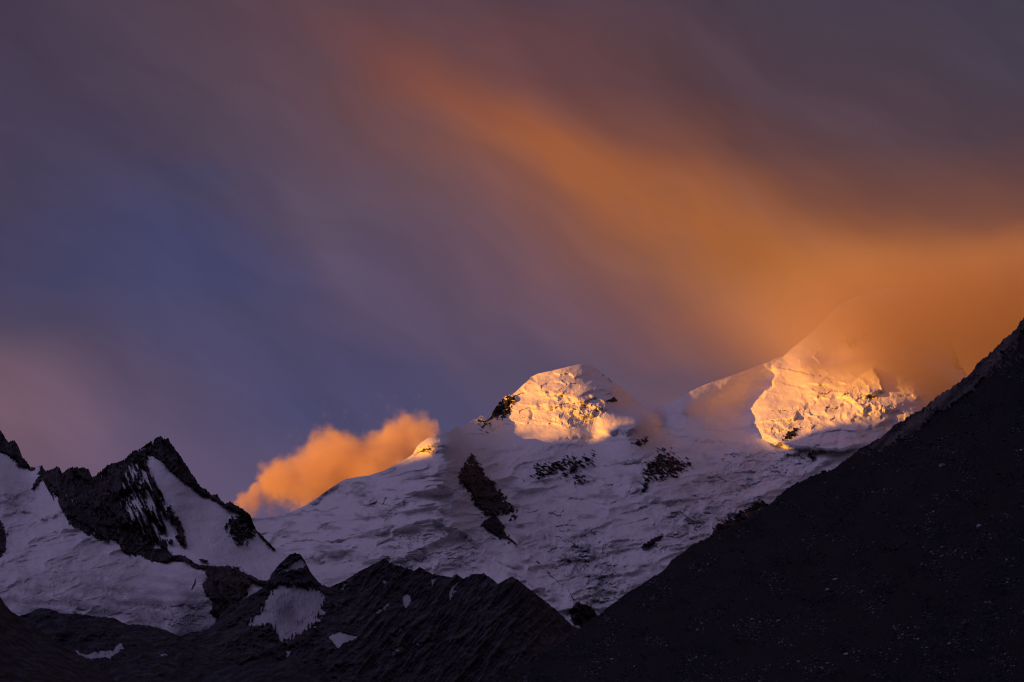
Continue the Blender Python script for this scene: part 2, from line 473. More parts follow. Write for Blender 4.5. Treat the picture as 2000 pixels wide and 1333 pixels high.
def scree_mat():
    m = bpy.data.materials.new('scree'); m.use_nodes = True; g = NT(m.node_tree); g.n.clear()
    out = g.new('ShaderNodeOutputMaterial'); bs = g.new('ShaderNodeBsdfPrincipled'); g.link(bs.outputs[0], out.inputs[0])
    tc = g.new('ShaderNodeTexCoord'); O = tc.outputs['Object']
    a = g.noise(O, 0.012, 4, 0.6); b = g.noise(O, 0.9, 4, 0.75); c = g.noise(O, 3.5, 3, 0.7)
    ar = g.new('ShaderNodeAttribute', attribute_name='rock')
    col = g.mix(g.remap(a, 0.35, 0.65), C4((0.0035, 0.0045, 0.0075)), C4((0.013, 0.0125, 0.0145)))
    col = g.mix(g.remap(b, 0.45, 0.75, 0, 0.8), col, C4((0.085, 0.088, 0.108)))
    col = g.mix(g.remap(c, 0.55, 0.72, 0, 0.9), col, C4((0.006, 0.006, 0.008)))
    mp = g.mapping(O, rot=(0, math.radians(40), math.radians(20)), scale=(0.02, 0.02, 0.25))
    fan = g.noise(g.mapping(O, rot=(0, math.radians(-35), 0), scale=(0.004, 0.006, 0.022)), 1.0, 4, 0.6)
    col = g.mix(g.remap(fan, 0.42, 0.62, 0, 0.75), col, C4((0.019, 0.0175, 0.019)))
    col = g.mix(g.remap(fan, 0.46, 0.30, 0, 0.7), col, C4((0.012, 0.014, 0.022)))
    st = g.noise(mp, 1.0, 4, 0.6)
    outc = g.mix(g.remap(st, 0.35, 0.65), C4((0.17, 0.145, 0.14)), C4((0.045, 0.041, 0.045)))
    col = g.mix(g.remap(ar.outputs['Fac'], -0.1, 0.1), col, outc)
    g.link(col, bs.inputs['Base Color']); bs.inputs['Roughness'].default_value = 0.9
    bs.inputs['Specular IOR Level'].default_value = 0.12
    h = g.math('ADD', g.math('MULTIPLY', b, 1.0), g.math('MULTIPLY', c, 0.35))
    bp = g.new('ShaderNodeBump'); bp.inputs['Strength'].default_value = 0.9; bp.inputs['Distance'].default_value = 1.0
    g.link(h, bp.inputs['Height']); g.link(bp.outputs[0], bs.inputs['Normal'])
    return m


def plain_rock(name, a, b, scale):
    m = bpy.data.materials.new(name); m.use_nodes = True; g = NT(m.node_tree)
    bs = g.n['Principled BSDF']; tc = g.new('ShaderNodeTexCoord')
    n = g.noise(tc.outputs['Object'], scale, 4, 0.65)
    g.link(g.mix(g.remap(n, 0.35, 0.65), C4(a), C4(b)), bs.inputs['Base Color'])
    bs.inputs['Roughness'].default_value = 0.9; bs.inputs['Specular IOR Level'].default_value = 0.15
    bp = g.new('ShaderNodeBump'); bp.inputs['Strength'].default_value = 0.6; bp.inputs['Distance'].default_value = 0.4
    g.link(n, bp.inputs['Height']); g.link(bp.outputs[0], bs.inputs['Normal'])
    return m


M_MASSIF = mountain_mat('massif_snow_and_rock', (0.84, 0.83, 0.84), (0.27, 0.30, 0.32), (0.022, 0.021, 0.028), (0.055, 0.045, 0.050), 1.0, (35,))
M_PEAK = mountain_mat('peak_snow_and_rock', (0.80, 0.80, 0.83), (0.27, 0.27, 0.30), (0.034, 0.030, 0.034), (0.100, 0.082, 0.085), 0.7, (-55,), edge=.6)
M_RIDGE = mountain_mat('ridge_rock', (0.50, 0.50, 0.54), (0.20, 0.20, 0.23), (0.013, 0.014, 0.021), (0.092, 0.088, 0.106), 0.5, (48,))
M_LOW = mountain_mat('low_ridge_rock', (0.42, 0.42, 0.46), (0.3, 0.3, 0.33), (0.007, 0.009, 0.014), (0.075, 0.080, 0.108), 0.4, (35,))

# ------------------------------------------------------------------ ground
def build_ground():
    n = 160
    a = np.linspace(-1, 1, n); q = np.sign(a) * np.abs(a) ** 2.2 * 45000
    X, Y = np.meshgrid(q, q[::-1]); Z = fbm(X / 300, Y / 300, 3, 3) * 6 * sst(60, 800, np.hypot(X, Y))
    g = mesh_grid('ground', np.stack([X, Y, Z], -1), {}, plain_rock('valley_gravel', (0.05, 0.048, 0.05), (0.09, 0.085, 0.08), 0.4), {'kind': 'structure'})
build_ground()

# ------------------------------------------------------------------ western range, out of the frame: skyline shaped to shade the valley but leave chosen summits lit
SH_PTS = [(-12, .6), (-9, .68), (-8.0, .70), (-7.8, .80), (-7.45, 1.14), (-7.2, 1.19), (-6.66, 1.20), (-6.58, 1.13), (-6.37, 1.13), (-6.33, 1.30), (-6.28, 1.40), (-6.2, 1.41), (-6.1, 1.36),
          (-5.8, 1.2), (-5.68, 1.12), (-5.63, .80), (-5.44, .80), (-5.39, 1.10), (-5.0, 1.15), (-4.5, 1.2), (-2, 1.1), (3, 1.0)]
def build_west():
    nl, nw = 420, 60
    l = np.linspace(-12.5, 3.5, nl); w = np.linspace(-1, 1, nw)
    p = np.array(SH_PTS); aref = 5.0; ac = -5.0
    H = np.interp(l, p[:, 0], p[:, 1]) + math.tan(SUN_EL) * (aref - ac)
    H = H * 1000 + fbm(l * 6, l * 0, 4, 5) * 16
    Wd, Ld = np.meshgrid(w, l, indexing='ij')
    prof = 1 - np.abs(Wd)
    Z = H[None] * prof ** 1.15
    Z = Z * (1 - 0.28 * ridged(Ld * 1.3, Wd * 1.2, 5, 9) * sst(0, .25, np.abs(Wd))) - 20 * sst(.97, 1, np.abs(Wd))
    A = (ac + Wd * 2.6) * 1000; Lm = Ld * 1000
    X = -A * SH[0] - Lm * SH[1]; Y = -A * SH[1] + Lm * SH[0]
    mesh_grid('mountain', np.stack([X, Y, Z], -1)[:, ::-1], {'rock': np.clip(fbm(Ld * 3, Wd * 3, 4, 2) + .1, -1, 1), 'ice': np.zeros_like(Z)}, M_MASSIF,
              {'kind': 'structure', 'label': 'high western mountain range beyond the left of the view'})
build_west()

# ------------------------------------------------------------------ the snow massif
TOP_B = [(440, 1030), (489, 1011), (510, 1013.5), (536, 1010), (552, 1007.5), (570, 999.7), (596, 988), (622, 971), (643, 955.5), (663.6, 942.5),
         (676.6, 936), (700, 931.6), (721, 929), (752, 919), (775, 906), (799, 893), (806.6, 887), (814, 873), (822, 865), (834, 857), (848, 852.5), (862, 849), (872, 845), (882, 841.5),
         (892.8, 832.6), (903, 838.5), (914, 828), (925, 819), (931, 819), (938.5, 811.5), (949, 816.5), (958.4, 817), (962.7, 802.6), (970, 792), (977, 784), (988, 774), (996, 771.5),
         (1002.6, 769), (1007, 766), (1022.6, 751), (1030, 745), (1034, 741), (1036, 737), (1051, 730), (1079.6, 724), (1108, 717), (1131, 712), (1146, 711.5), (1155, 714), (1165, 720), (1179, 733),
         (1193.6, 743), (1216.5, 760), (1233.6, 777), (1248, 787), (1273.5, 790), (1296, 792), (1319, 782.6), (1347.6, 765.5), (1376, 752), (1408.5, 741),
         (1437, 731), (1474, 717), (1502.6, 707), (1512, 701), (1528, 698), (1545, 682.6), (1580, 654), (1608, 628), (1636.6, 597), (1665, 583), (1720, 565),
         (1780, 560), (1828, 580), (1850, 640), (1870, 700), (1895, 745), (1940, 800), (2020, 900)]
BOT_B = [(440, 1180), (640, 1190), (760, 1170), (980, 1210), (1060, 1260), (1130, 1300), (1200, 1335), (2020, 1335), (3000, 1335)]
DIST_B = [(440, 1040, 6.5), (520, 1015, 6.7), (640, 957, 6.75), (720, 929, 6.65), (800, 893, 6.5), (845, 853, 6.62), (845, 885, 6.42), (815, 878, 6.55), (878, 862, 6.62), (880, 888, 6.42), (900, 838, 7.8), (950, 815, 8.3),
          (1030, 745, 8.85), (1140, 712, 9.05), (1170, 725, 9.1), (1248, 787, 9.1), (1296, 792, 9.15), (1376, 753, 9.35), (1440, 730, 9.62), (1500, 708, 9.9), (1525, 698, 10.0), (1620, 610, 10.5),
          (1720, 565, 10.9), (1830, 580, 11.0), (1880, 730, 10.0), (1950, 820, 9.4),
          (980, 815, 8.5), (1010, 800, 8.55), (1050, 790, 8.45), (1100, 785, 8.38), (1150, 780, 8.35), (1190, 785, 8.42), (1195, 750, 8.95), (1005, 832, 8.3), (1060, 832, 8.15), (1120, 832, 8.05), (1160, 832, 8.14), (1200, 832, 8.06), (1250, 830, 8.06), (1200, 852, 7.9), (1250, 850, 7.95), (1300, 830, 9.0), (1330, 800, 8.95), (1400, 800, 9.18), (1400, 838, 8.85), (1455, 800, 9.42), (1462, 835, 9.0), (1440, 760, 9.5), (1500, 745, 9.8),
          (1490, 850, 8.75), (1500, 800, 9.15), (1540, 850, 8.6), (1545, 800, 8.98), (1550, 750, 9.55), (1575, 730, 9.55), (1600, 760, 9.15), (1640, 680, 10.0), (1650, 740, 9.25), (1700, 715, 9.4), (1650, 800, 8.72), (1700, 800, 8.6), (1740, 800, 8.62), (1790, 775, 8.85), (1800, 700, 9.9),
          (600, 1100, 5.95), (520, 1150, 5.7), (700, 1000, 6.2), (760, 1120, 5.6), (850, 1000, 6.0), (900, 1110, 5.65), (1000, 1000, 6.7), (1000, 1150, 5.5), (920, 920, 6.8),
          (1050, 900, 7.5), (1200, 930, 7.4), (1150, 1000, 6.8), (1150, 1100, 6.1), (1130, 1230, 5.3), (1300, 900, 7.8), (1300, 1000, 6.9), (1300, 1120, 6.1), (1450, 900, 8.2), (1450, 960, 7.8), (1450, 1010, 7.3),
          (1600, 880, 8.35), (1600, 960, 8.0), (1750, 850, 8.5), (1950, 930, 8.4), (1200, 1240, 5.4), (1200, 1335, 4.9), (1450, 1200, 6.1), (1450, 1335, 5.4), (1750, 1100, 7.0), (1750, 1335, 5.8), (2020, 1150, 7.2), (2020, 1335, 6.0)]

LIPS_B = [
    # dome slope
    ([(804, 889), (812, 878), (828, 868), (850, 863), (870, 867), (888, 879)], 16, 8, 11, .15), ([(815, 886), (835, 880), (846, 884), (858, 878), (872, 880)], 8, 5, 6, .5),
    ([(598, 991), (630, 963), (660, 943), (690, 937)], 26, 26, 12, .55),
    ([(680, 949), (694, 943), (720, 941)], 9, 12, 7, .9), ([(745, 960), (751, 953), (778, 956.5)], 6, 10, 5, .8),
    ([(738, 997), (759, 995), (770, 986), (787, 983), (793, 970)], 15, 22, 10, .9), ([(743, 986), (750, 980), (753, 970)], 5, 6, 3, 1.1),
    ([(801, 932), (822, 932), (848, 926), (860, 918), (883, 913)], 8, 16, 5, .6), ([(820, 955), (837, 947), (854, 945), (875, 949), (896, 960)], 9, 16, 5, .5),
    ([(833, 958), (852, 966), (875, 966), (890, 958)], 9, 10, 7, .9), ([(843, 1012), (858, 1016), (875, 1027), (892, 1034), (915, 1045), (937, 1064)], 20, 22, 14, .9),
    ([(560, 1062), (581, 1054), (612, 1054), (633, 1059), (663, 1057)], 7, 12, 4, .7), ([(581, 1044), (602, 1040), (625, 1040)], 4, 9, 3, .7),
    ([(671, 1066), (684, 1065)], 4, 6, 4, 1), ([(728, 1063), (745, 1054), (770, 1050)], 9, 14, 9, .7), ([(822, 1046), (833, 1041), (848, 1044)], 6, 10, 6, .8),
    ([(801, 1077), (822, 1071), (834, 1066)], 7, 10, 8, .9), ([(583, 995), (600, 997), (619, 995), (640, 996), (669, 985)], 7, 12, 5, .8),
    ([(700, 975), (712, 984), (725, 980), (735, 972)], 8, 12, 8, .8), ([(690, 1000), (712, 1008), (724, 1000)], 7, 10, 8, .6),
    ([(550, 1010), (570, 1005), (596, 1003)], 4, 8, 4, .8), ([(600, 1080), (620, 1086), (650, 1078), (670, 1074)], 9, 22, 10, .45),
    ([(757, 1062), (770, 1068), (782, 1062)], 6, 8, 9, .9), ([(700, 1100), (730, 1092), (770, 1086), (800, 1092)], 10, 14, 10, .6),
    ([(905, 1100), (925, 1092), (950, 1096)], 6, 12, 7, .6), ([(980, 1112), (1010, 1122), (1040, 1142), (1062, 1152)], 12, 16, 12, .75),
    ([(960, 1090), (985, 1100), (1012, 1108)], 7, 12, 7, .7),
    # saddle between dome and peak
    ([(925, 872), (960, 880), (1000, 878), (1024, 870)], 12, 26, 8, .35), ([(958, 906), (985, 896), (1022, 893)], 6, 14, 5, .4),
    ([(905, 842), (925, 846), (950, 846), (985, 828), (1006, 822)], 7, 8, 4, .6),
    ([(893, 833), (898, 845), (904, 862), (925, 878)], 8, 14, 7, .3),
    # central peak
    ([(1036, 738), (1032, 746), (1020, 762)], 14, 18, 5, .1),
    ([(1081, 727), (1093, 731.5), (1104, 727), (1112, 727), (1123, 737), (1132, 733), (1146, 727), (1152, 720)], 12, 12, 5, .3),
    ([(1052, 765), (1057, 752), (1070, 745), (1090, 744), (1106, 749)], 9, 14, 4, .2),
    ([(1049, 769), (1060, 764), (1074, 762), (1084, 764), (1105, 764), (1120, 773), (1130, 781), (1139, 796)], 26, 16, 10, .5),
    ([(1127, 774), (1144, 763), (1166, 759.5), (1186, 761), (1199, 773), (1207, 780)], 18, 12, 7, .4),
    ([(1075, 768), (1082, 772), (1087, 780), (1092, 772), (1100, 768), (1108, 776), (1115, 786)], 14, 7, 7, .5),
    ([(996, 818), (1012, 824), (1034, 827)], 9, 12, 4, .3), ([(1039, 800), (1040, 812), (1037, 822)], -14, 6, 6, .1),
    ([(1004, 772), (1000, 785), (996, 800)], 10, 16, 5, .2), ([(1062, 800), (1080, 792), (1100, 794), (1125, 802)], 16, 14, 8, .6),
    ([(1120, 806), (1140, 812), (1156, 808), (1165, 792), (1174, 800), (1180, 806)], 16, 10, 8, .6),
    ([(1076, 816), (1088, 810), (1103, 818), (1112, 826)], 12, 9, 9, .3), ([(1080, 823), (1100, 831), (1120, 829)], 9, 8, 6, .3),
    ([(1150, 775), (1166, 772), (1176, 780), (1186, 786)], 10, 8, 6, .3), ([(1010, 786), (1030, 792), (1052, 790)], 10, 10, 6, .2),
    ([(1165, 838), (1180, 836), (1195, 842), (1208, 836), (1222, 843), (1236, 834), (1252, 838)], 22, 18, 11, .5),
    ([(1060, 862), (1100, 852), (1150, 850), (1200, 858), (1250, 852)], 8, 18, 9, .45),
    ([(1029, 892), (1060, 874), (1100, 866), (1150, 868)], 9, 12, 10, .5),
    # plateau edge east of the peak
    ([(1262, 842), (1280, 828), (1300, 830), (1320, 836), (1345, 842)], 12, 16, 7, .4), ([(1290, 850), (1310, 846), (1335, 850), (1370, 858), (1430, 862)], 14, 16, 9, .45),
    ([(1360, 836), (1400, 840), (1440, 838), (1470, 830)], 5, 12, 4, .4),
    # right summit
    ([(1527, 705), (1517, 718), (1521, 733), (1512, 747), (1515, 757), (1500, 768), (1494, 782), (1481, 788), (1471, 800), (1477, 811), (1474, 824), (1483, 835), (1492, 848), (1520, 862), (1570, 872), (1640, 876), (1700, 862)], 62, 60, 10, .0),
    ([(1475, 822), (1498, 817), (1526, 819), (1547, 812), (1560, 806)], 30, 16, 12, .45), ([(1482, 836), (1500, 834), (1525, 838), (1548, 830)], 18, 10, 10, .5),
    ([(1547, 818), (1554, 800), (1566, 794), (1577, 790)], 14, 10, 9, .5), ([(1562, 774), (1575, 768), (1590, 772), (1600, 776)], 10, 10, 6, .3),
    ([(1578, 780), (1595, 776), (1612, 776), (1630, 780)], 9, 10, 5, .3), ([(1564, 752), (1580, 748), (1600, 751), (1625, 749)], 7, 12, 4, .2),
    ([(1644, 778), (1650, 770), (1664, 772), (1672, 784), (1694, 804)], 22, 14, 11, .4), ([(1725, 768), (1717, 745), (1709, 730), (1699, 718)], 45, 40, 7, .1),
    ([(1696, 750), (1700, 762), (1703, 770)], 10, 6, 4, .5), ([(1640, 762), (1660, 757), (1680, 760), (1700, 768), (1718, 766)], 14, 12, 8, .5),
    ([(1648, 806), (1660, 820), (1672, 806), (1690, 812)], 12, 8, 8, .4), ([(1690, 808), (1712, 800), (1737, 800), (1760, 796)], 12, 10, 7, .4),
    ([(1730, 772), (1760, 766), (1790, 772), (1804, 778)], 16, 20, 8, .1), ([(1628, 706), (1648, 700), (1668, 702), (1690, 694), (1728, 696)], -12, 18, 12, .1),
    ([(1562, 700), (1563, 712), (1562, 722)], 8, 8, 4, .2), ([(1588, 694), (1597, 703), (1602, 713)], 10, 8, 3, .1),
    ([(1582, 815), (1586, 826), (1585, 840)], 8, 6, 5, 1.0), ([(1568, 852), (1600, 844), (1640, 838), (1680, 842)], 9, 16, 5, .4),
    ([(1570, 862), (1600, 866), (1640, 862)], 9, 14, 10, .5), ([(1640, 800), (1700, 830), (1745, 812)], 8, 16, 12, .3),
    # basin
    ([(1148, 975), (1170, 983), (1190, 985), (1212, 975), (1232, 962), (1252, 952)], 8, 26, 3, .6), ([(1072, 968), (1110, 972), (1150, 974)], 5, 14, 3, .5),
    ([(1172, 945), (1195, 945), (1218, 928)], 5, 18, 14, .3), ([(1260, 932), (1256, 950), (1252, 960)], 4, 7, 3, .6),
    ([(1205, 1006), (1240, 996), (1270, 986)], 6, 14, 3, .8), ([(1205, 1024), (1240, 1018), (1268, 1010)], 5, 10, 3, .8),
]


def icefall(X, Y, mask, lam, ang, amp, seed, warp=1.0, crack=1.0):
    """broken ice: terraces with lips, cut by crevasses; returns relief and ice"""
    w = warp * 1.5 * fbm(X / (lam * 3.2), Y / (lam * 2.0), 4, seed, .6)
    c, s = math.cos(math.radians(ang)), math.sin(math.radians(ang))
    ph = (Y * c + X * s) / lam + w
    fr = ph - np.floor(ph)                      # 0 at the top of a step
    saw = np.where(fr < 0.62, fr / 0.62, 1 - sst(0.62, 0.92, fr))
    k = np.floor(ph)
    mod = sst(-.15, .4, fbm(X / (lam * 1.9) + k * 7.3, Y / (lam * 3.0), 3, seed + 40, .6))
    f1, f2, idv = worley(X / (lam * 1.5) + w + .4 * fbm(X / lam, Y / lam, 2, seed + 7), Y / (lam * .75) + 1.2 * w, seed + 3)
    gap = sst(.10, .02, f2 - f1) * sst(.0, .35, fbm(X / (lam * 2.2), Y / (lam * 1.6), 2, seed + 45))
    rd = ridged(X / (lam * 1.7), Y / (lam * 1.1), 5, seed + 60, .62)
    amp = amp * 2.0
    r = amp * (saw * mod + (idv - .5) * .45 - gap * crack + 1.2 * rd)
    r += amp * .3 * fbm(X / (lam * .35), Y / (lam * .3), 3, seed + 50)
    fc, fb = facets(X / (lam * 1.3) + w * .5, Y / (lam * .9) + w * .5, seed + 80, 1.1)
    r += amp * .8 * fc
    ic = np.maximum(sst(.58, .70, fr) * mod, gap * .7 * min(crack, 1))
    return r * mask, ic * mask


def shape_B(X, Y, yt):
    wx = fbm(X / 26, Y / 22, 3, 60) * 5 + fbm(X / 7, Y / 6, 2, 61) * 1.6
    wy = fbm(X / 26, Y / 22, 3, 70) * 4 + fbm(X / 7, Y / 6, 2, 71) * 1.6
    Xw = X + wx; Yw = Y + wy
    R = 45 * fbm(X / 150, Y / 90, 3, 1) + 22 * fbm(X / 45, Y / 26, 4, 2) + 3.2 * fbm(X / 12, Y / 8, 4, 3)
    ICE = np.zeros(X.shape)
    # broad forms
    R += 95 * gauss(X, Y, 1205, 826, 50, 16, 4) + 26 * gauss(X, Y, 1120, 757, 55, 10, -8) + 30 * gauss(X, Y, 1010, 800, 26, 20)
    R += 50 * gauss(X, Y, 850, 868, 34, 12) + 40 * gauss(X, Y, 1655, 738, 85, 20, 14) + 30 * gauss(X, Y, 1755, 782, 40, 10, 4)
    R += -130 * gauss(X, Y, 1632, 704, 46, 17, 5) + 70 * gauss(X, Y, 1572, 712, 24, 24) + 34 * gauss(X, Y, 1615, 806, 45, 12, -4) + 60 * gauss(X, Y, 930, 950, 40, 70, 25)
    R += -40 * gauss(X, Y, 1060, 1010, 50, 70, 30) + 36 * gauss(X, Y, 1260, 905, 40, 40) + 26 * gauss(X, Y, 640, 1075, 40, 16)
    R += 24 * gauss(X, Y, 870, 957, 40, 14) - 30 * gauss(X, Y, 1180, 930, 45, 40)
    R += 120 * ridged(X / 170 + .3 * fbm(X / 90, Y / 60, 2, 12), Y / 62 + .15 * X / 62, 3, 11) * sst(850, 930, Y)
    # the snow rib running down from the rocks to the foot
    rb = linesd(X, Y, [(965, 1010), (1010, 1063), (1060, 1110), (1105, 1155), (1130, 1190)])
    R += 30 * np.exp(-(rb / 16.0) ** 2)
    keepS = np.ones(X.shape)
    for (pts, amp, wup, wall, ic) in LIPS_B:
        lip(Xw, Yw, R, ICE, pts, amp, wup, wall, ic)
    # icefalls
    m1 = gauss(X, Y, 745, 985, 60, 26, 10) * .5 + gauss(X, Y, 800, 1080, 75, 34, 0) * .8 + gauss(X, Y, 900, 1075, 60, 40) * .7
    m2 = gauss(X, Y, 1120, 1075, 70, 60, -35) + gauss(X, Y, 1175, 1150, 50, 55, -30)
    m3 = gauss(X, Y, 1330, 1035, 80, 45, 25) + gauss(X, Y, 1420, 960, 90, 50, 10) * .8 + gauss(X, Y, 1420, 890, 90, 24) * .8 + gauss(X, Y, 1560, 900, 70, 45, 30) * .7
    m4 = gauss(X, Y, 1100, 870, 80, 16, 6) * .6 + gauss(X, Y, 1330, 865, 60, 16) * .7
    a, b = icefall(Xw, Yw, np.clip(m1, 0, 1), 17, -12, 9, 101); R += a; ICE = np.maximum(ICE, b * .8)
    a, b = icefall(Xw, Yw, np.clip(m2, 0, 1), 14, 18, 12, 120); R += a; ICE = np.maximum(ICE, b * .85)
    a, b = icefall(Xw, Yw, np.clip(m3, 0, 1), 19, 14, 12, 140); R += a; ICE = np.maximum(ICE, b * .75)
    a, b = icefall(Xw, Yw, np.clip(m4, 0, 1), 15, 0, 7, 160); R += a; ICE = np.maximum(ICE, b * .6)
    m0 = sst(855, 900, Y) * sst(1700, 1500, X) * (.35 + .65 * sst(960, 1080, X)) * (.12 + .8 * sst(-.05, .3, fbm(X / 120, Y / 70, 2, 166)))
    a, b = icefall(Xw, Yw, m0, 34, 8, 8, 170, 1.0, .0); R += a; ICE = np.maximum(ICE, b * .7)
    # sunlit serac faces: finely broken
    m5 = gauss(X, Y, 1110, 802, 48, 18, 0) + gauss(X, Y, 1165, 800, 26, 14) * .8 + gauss(X, Y, 1090, 826, 60, 8) * .8
    m6 = gauss(X, Y, 1505, 838, 36, 16) + gauss(X, Y, 1690, 785, 48, 20, -20) + gauss(X, Y, 1560, 805, 25, 14) * .7 + gauss(X, Y, 1225, 842, 30, 7) * .7
    m7 = gauss(X, Y, 848, 872, 26, 8)
    a, b = icefall(Xw, Yw, np.clip(m5, 0, 1), 7.5, -8, 7, 180, .8, .4); R += a; ICE = np.maximum(ICE, b * .3)
    a, b = icefall(Xw, Yw, np.clip(m6, 0, 1), 8.5, 10, 7, 200, .8, .4); R += a; ICE = np.maximum(ICE, b * .3)
    a, b = icefall(Xw, Yw, np.clip(m7, 0, 1), 7, 0, 4, 220, .8); R += a
    bl = 1 - np.abs(fbm(Xw / 42, Yw / 24, 2, 236)) * 2.4
    R += 34 * bl * np.clip(gauss(X, Y, 1110, 775, 90, 42) + gauss(X, Y, 1620, 780, 120, 60), 0, 1)
    mp = np.clip(gauss(X, Y, 1100, 778, 75, 34, 0) + gauss(X, Y, 1020, 795, 34, 26) + gauss(X, Y, 1170, 778, 34, 20), 0, 1)
    fc, fb = facets(Xw / 30 + .3, Yw / 17, 232, 1.2); R += 24 * fc * mp
    fc2, fb2 = facets(Xw / 12, Yw / 9, 233, 1.2); R += 5 * fc2 * np.clip(m5, 0, 1)
    ms = np.clip(gauss(X, Y, 1550, 815, 80, 34, 12) + gauss(X, Y, 1680, 780, 70, 28, -10), 0, 1)
    fc, fb = facets(Xw / 26, Yw / 13, 234, 1.2); R += 22 * fc * ms
    fc2, fb2 = facets(Xw / 9, Yw / 7, 235, 1.2); R += 7 * fc2 * np.clip(m6, 0, 1)
    fl = fbm((X + Y * .25) / 3.2, Y / 22, 3, 230)            # flutings down the faces
    R += 5 * fl * np.clip(m5 + m6 * .6 + gauss(X, Y, 1190, 830, 60, 20) + gauss(X, Y, 1010, 812, 30, 14), 0, 1)
    # rocks
    st = fbm((X + .5 * Y) / 13, (Y - .4 * X) / 3.4, 6, 300, .68)     # streaks rising to the right
    sr = fbm(X / 9, Y / 8, 6, 310, .7)
    rock = np.full(X.shape, -1.0)
    def add(pts, solid, streak, seedn=sr, soft=9.0, cap=1.0):
        nonlocal rock
        sd = polysd(Xw, Yw, pts)
        f = np.clip(sd / soft, -1.5, 1) * .5 + solid + streak * seedn
        f = np.where(sd < -14, -1, f); rock = np.maximum(rock, np.minimum(f, cap))
    add([(921, 887), (931, 903), (944, 928), (958, 938), (967, 951), (979, 974), (988, 990), (992, 1004), (975, 998), (961, 1008), (950, 1002), (934, 989), (920, 962), (909, 951), (896, 932), (908, 915)], .12, 1.3, st * .8 + sr, soft=6)
    add([(965, 950), (985, 965), (1005, 985), (1015, 1010), (1000, 1020), (985, 1005), (975, 980)], -.35, 1.8)
    add([(945, 1023), (965, 1008), (978, 1025), (989, 1052), (972, 1044), (958, 1034)], .5, .8, soft=4)
    add([(1040, 927), (1048, 912), (1068, 906), (1097, 895), (1117, 895), (1160, 888), (1156, 905), (1131, 913), (1125, 926), (1102, 924), (1080, 930), (1062, 936)], -.42, 3.0, st)
    add([(1118, 930), (1145, 926), (1150, 945), (1125, 950)], -.45, 1.9, st)
    add([(1262, 938), (1261, 917), (1277, 897), (1289, 881), (1313, 887), (1325, 901), (1344, 905), (1330, 920), (1302, 932), (1279, 935)], -.22, 2.8, st)
    add([(1236, 864), (1248, 858), (1266, 856), (1262, 866), (1248, 870)], -.1, 1.6, st, 5)
    add([(1254, 945), (1262, 938), (1264, 950), (1254, 962)], 0, 1.5, st, 5)
    add([(1118, 1193), (1129, 1181), (1151, 1188), (1166, 1206), (1142, 1224), (1122, 1214)], .6, .5, soft=4)
    add([(1374, 1062), (1398, 1026), (1436, 1008), (1482, 978), (1500, 988), (1460, 1020), (1400, 1055)], -.1, 1.8, st)
    add([(956, 820), (963, 800), (975, 784), (1001, 768), (1004, 778), (996, 800), (986, 812), (980, 819), (968, 818)], -.12, 1.9, sr, 7)
    add([(930, 822), (950, 816), (960, 826), (955, 842), (938, 840)], -.5, 2.0, st)
    add([(1530, 858), (1540, 846), (1559, 836), (1556, 846), (1540, 856)], .05, 1.3, st, 4)
    add([(1572, 886), (1590, 880), (1600, 895), (1585, 902)], -.35, 1.8, sr, 6)
    add([(1256, 1070), (1268, 1058), (1293, 1046), (1288, 1056), (1268, 1068)], .2, 1.0, st, 4)
    add([(1185, 783), (1198, 778), (1204, 783), (1194, 786)], .2, .8, sr, 3)
    add([(1170, 722), (1176, 724), (1190, 738), (1196, 748), (1188, 742), (1178, 732)], -.1, 1.5, sr, 4)
    add([(1640, 668), (1680, 640), (1720, 640), (1700, 665), (1660, 680)], -.3, 1.6, sr, 12)
    add([(1836, 600), (1850, 600), (1866, 660), (1884, 730), (1870, 725), (1850, 670)], -.1, 1.6, sr, 8)
    add([(805, 885), (822, 873), (840, 872), (852, 878), (850, 888), (830, 890)], -.75, 2.0, sr, 6)
    for ln, wd in (([(1010, 1063), (1022, 1072), (1038, 1089)], .2), ([(1046, 1096), (1052, 1102)], 1.2), ([(1069, 1116), (1080, 1128), (1097, 1143)], .5), ([(1106, 1151), (1114, 1162), (1128, 1177), (1134, 1186)], .4), ([(989, 1050), (1000, 1057), (1008, 1062)], 1.6)):
        d = linesd(Xw, Yw, ln); rock = np.maximum(rock, np.clip((wd - d) / 3 + .5 * sr, -1, 1))
    # scattered small outcrops and stones in the upper slopes
    sc = fbm(X / 5, Y / 4, 3, 340)
    rk = sst(-.15, .3, rock)
    R += rk * (50 * ridged((X - .4 * Y) / 26, (Y + .3 * X) / 34, 5, 350) + 16 * ridged(X / 9, Y / 8, 4, 351) + 10 * st)
    # dirty and bare ice, brushed along the slope
    ice_mottle = fbm(X / 40, Y / 16, 4, 360)
    zone = np.clip(m2 * .9 + m3 * .7 + m4 * .5 + m1 * .5, 0, 1)
    ICE = np.maximum(ICE, zone * np.clip(.42 + 1.5 * ice_mottle, 0, .9))
    ICE = np.maximum(ICE, .62 * sst(-.08, .4, fbm(X / 60 + .3 * Y / 60, Y / 20, 5, 370, .62)) * sst(850, 930, Y))
    return R, {'rock': np.clip(rock, -1, 1), 'ice': np.clip(ICE, 0, 1.2)}


def rough_B(xs):
    n = perlin(xs / 3.0, xs * 0, 400) * 1.0 + perlin(xs / 9.0, xs * 0, 401) * 1.2
    k = np.interp(xs, [440, 700, 800, 885, 930, 960, 1004, 1015, 1165, 1170, 1250, 1260, 1500, 1640, 2000], [.15, .1, .1, .3, .8, 1.2, 1.0, .15, .2, .5, .5, .1, .1, .4, .8])
    return n * k


layer('mountain', 470, 2010, 1540, 540, TOP_B, BOT_B, DIST_B, shape_B, M_MASSIF,
      {'kind': 'structure', 'label': 'glaciated snow massif with sunlit ice cliffs'}, rough_B, 1.22, ext=(0, 900))

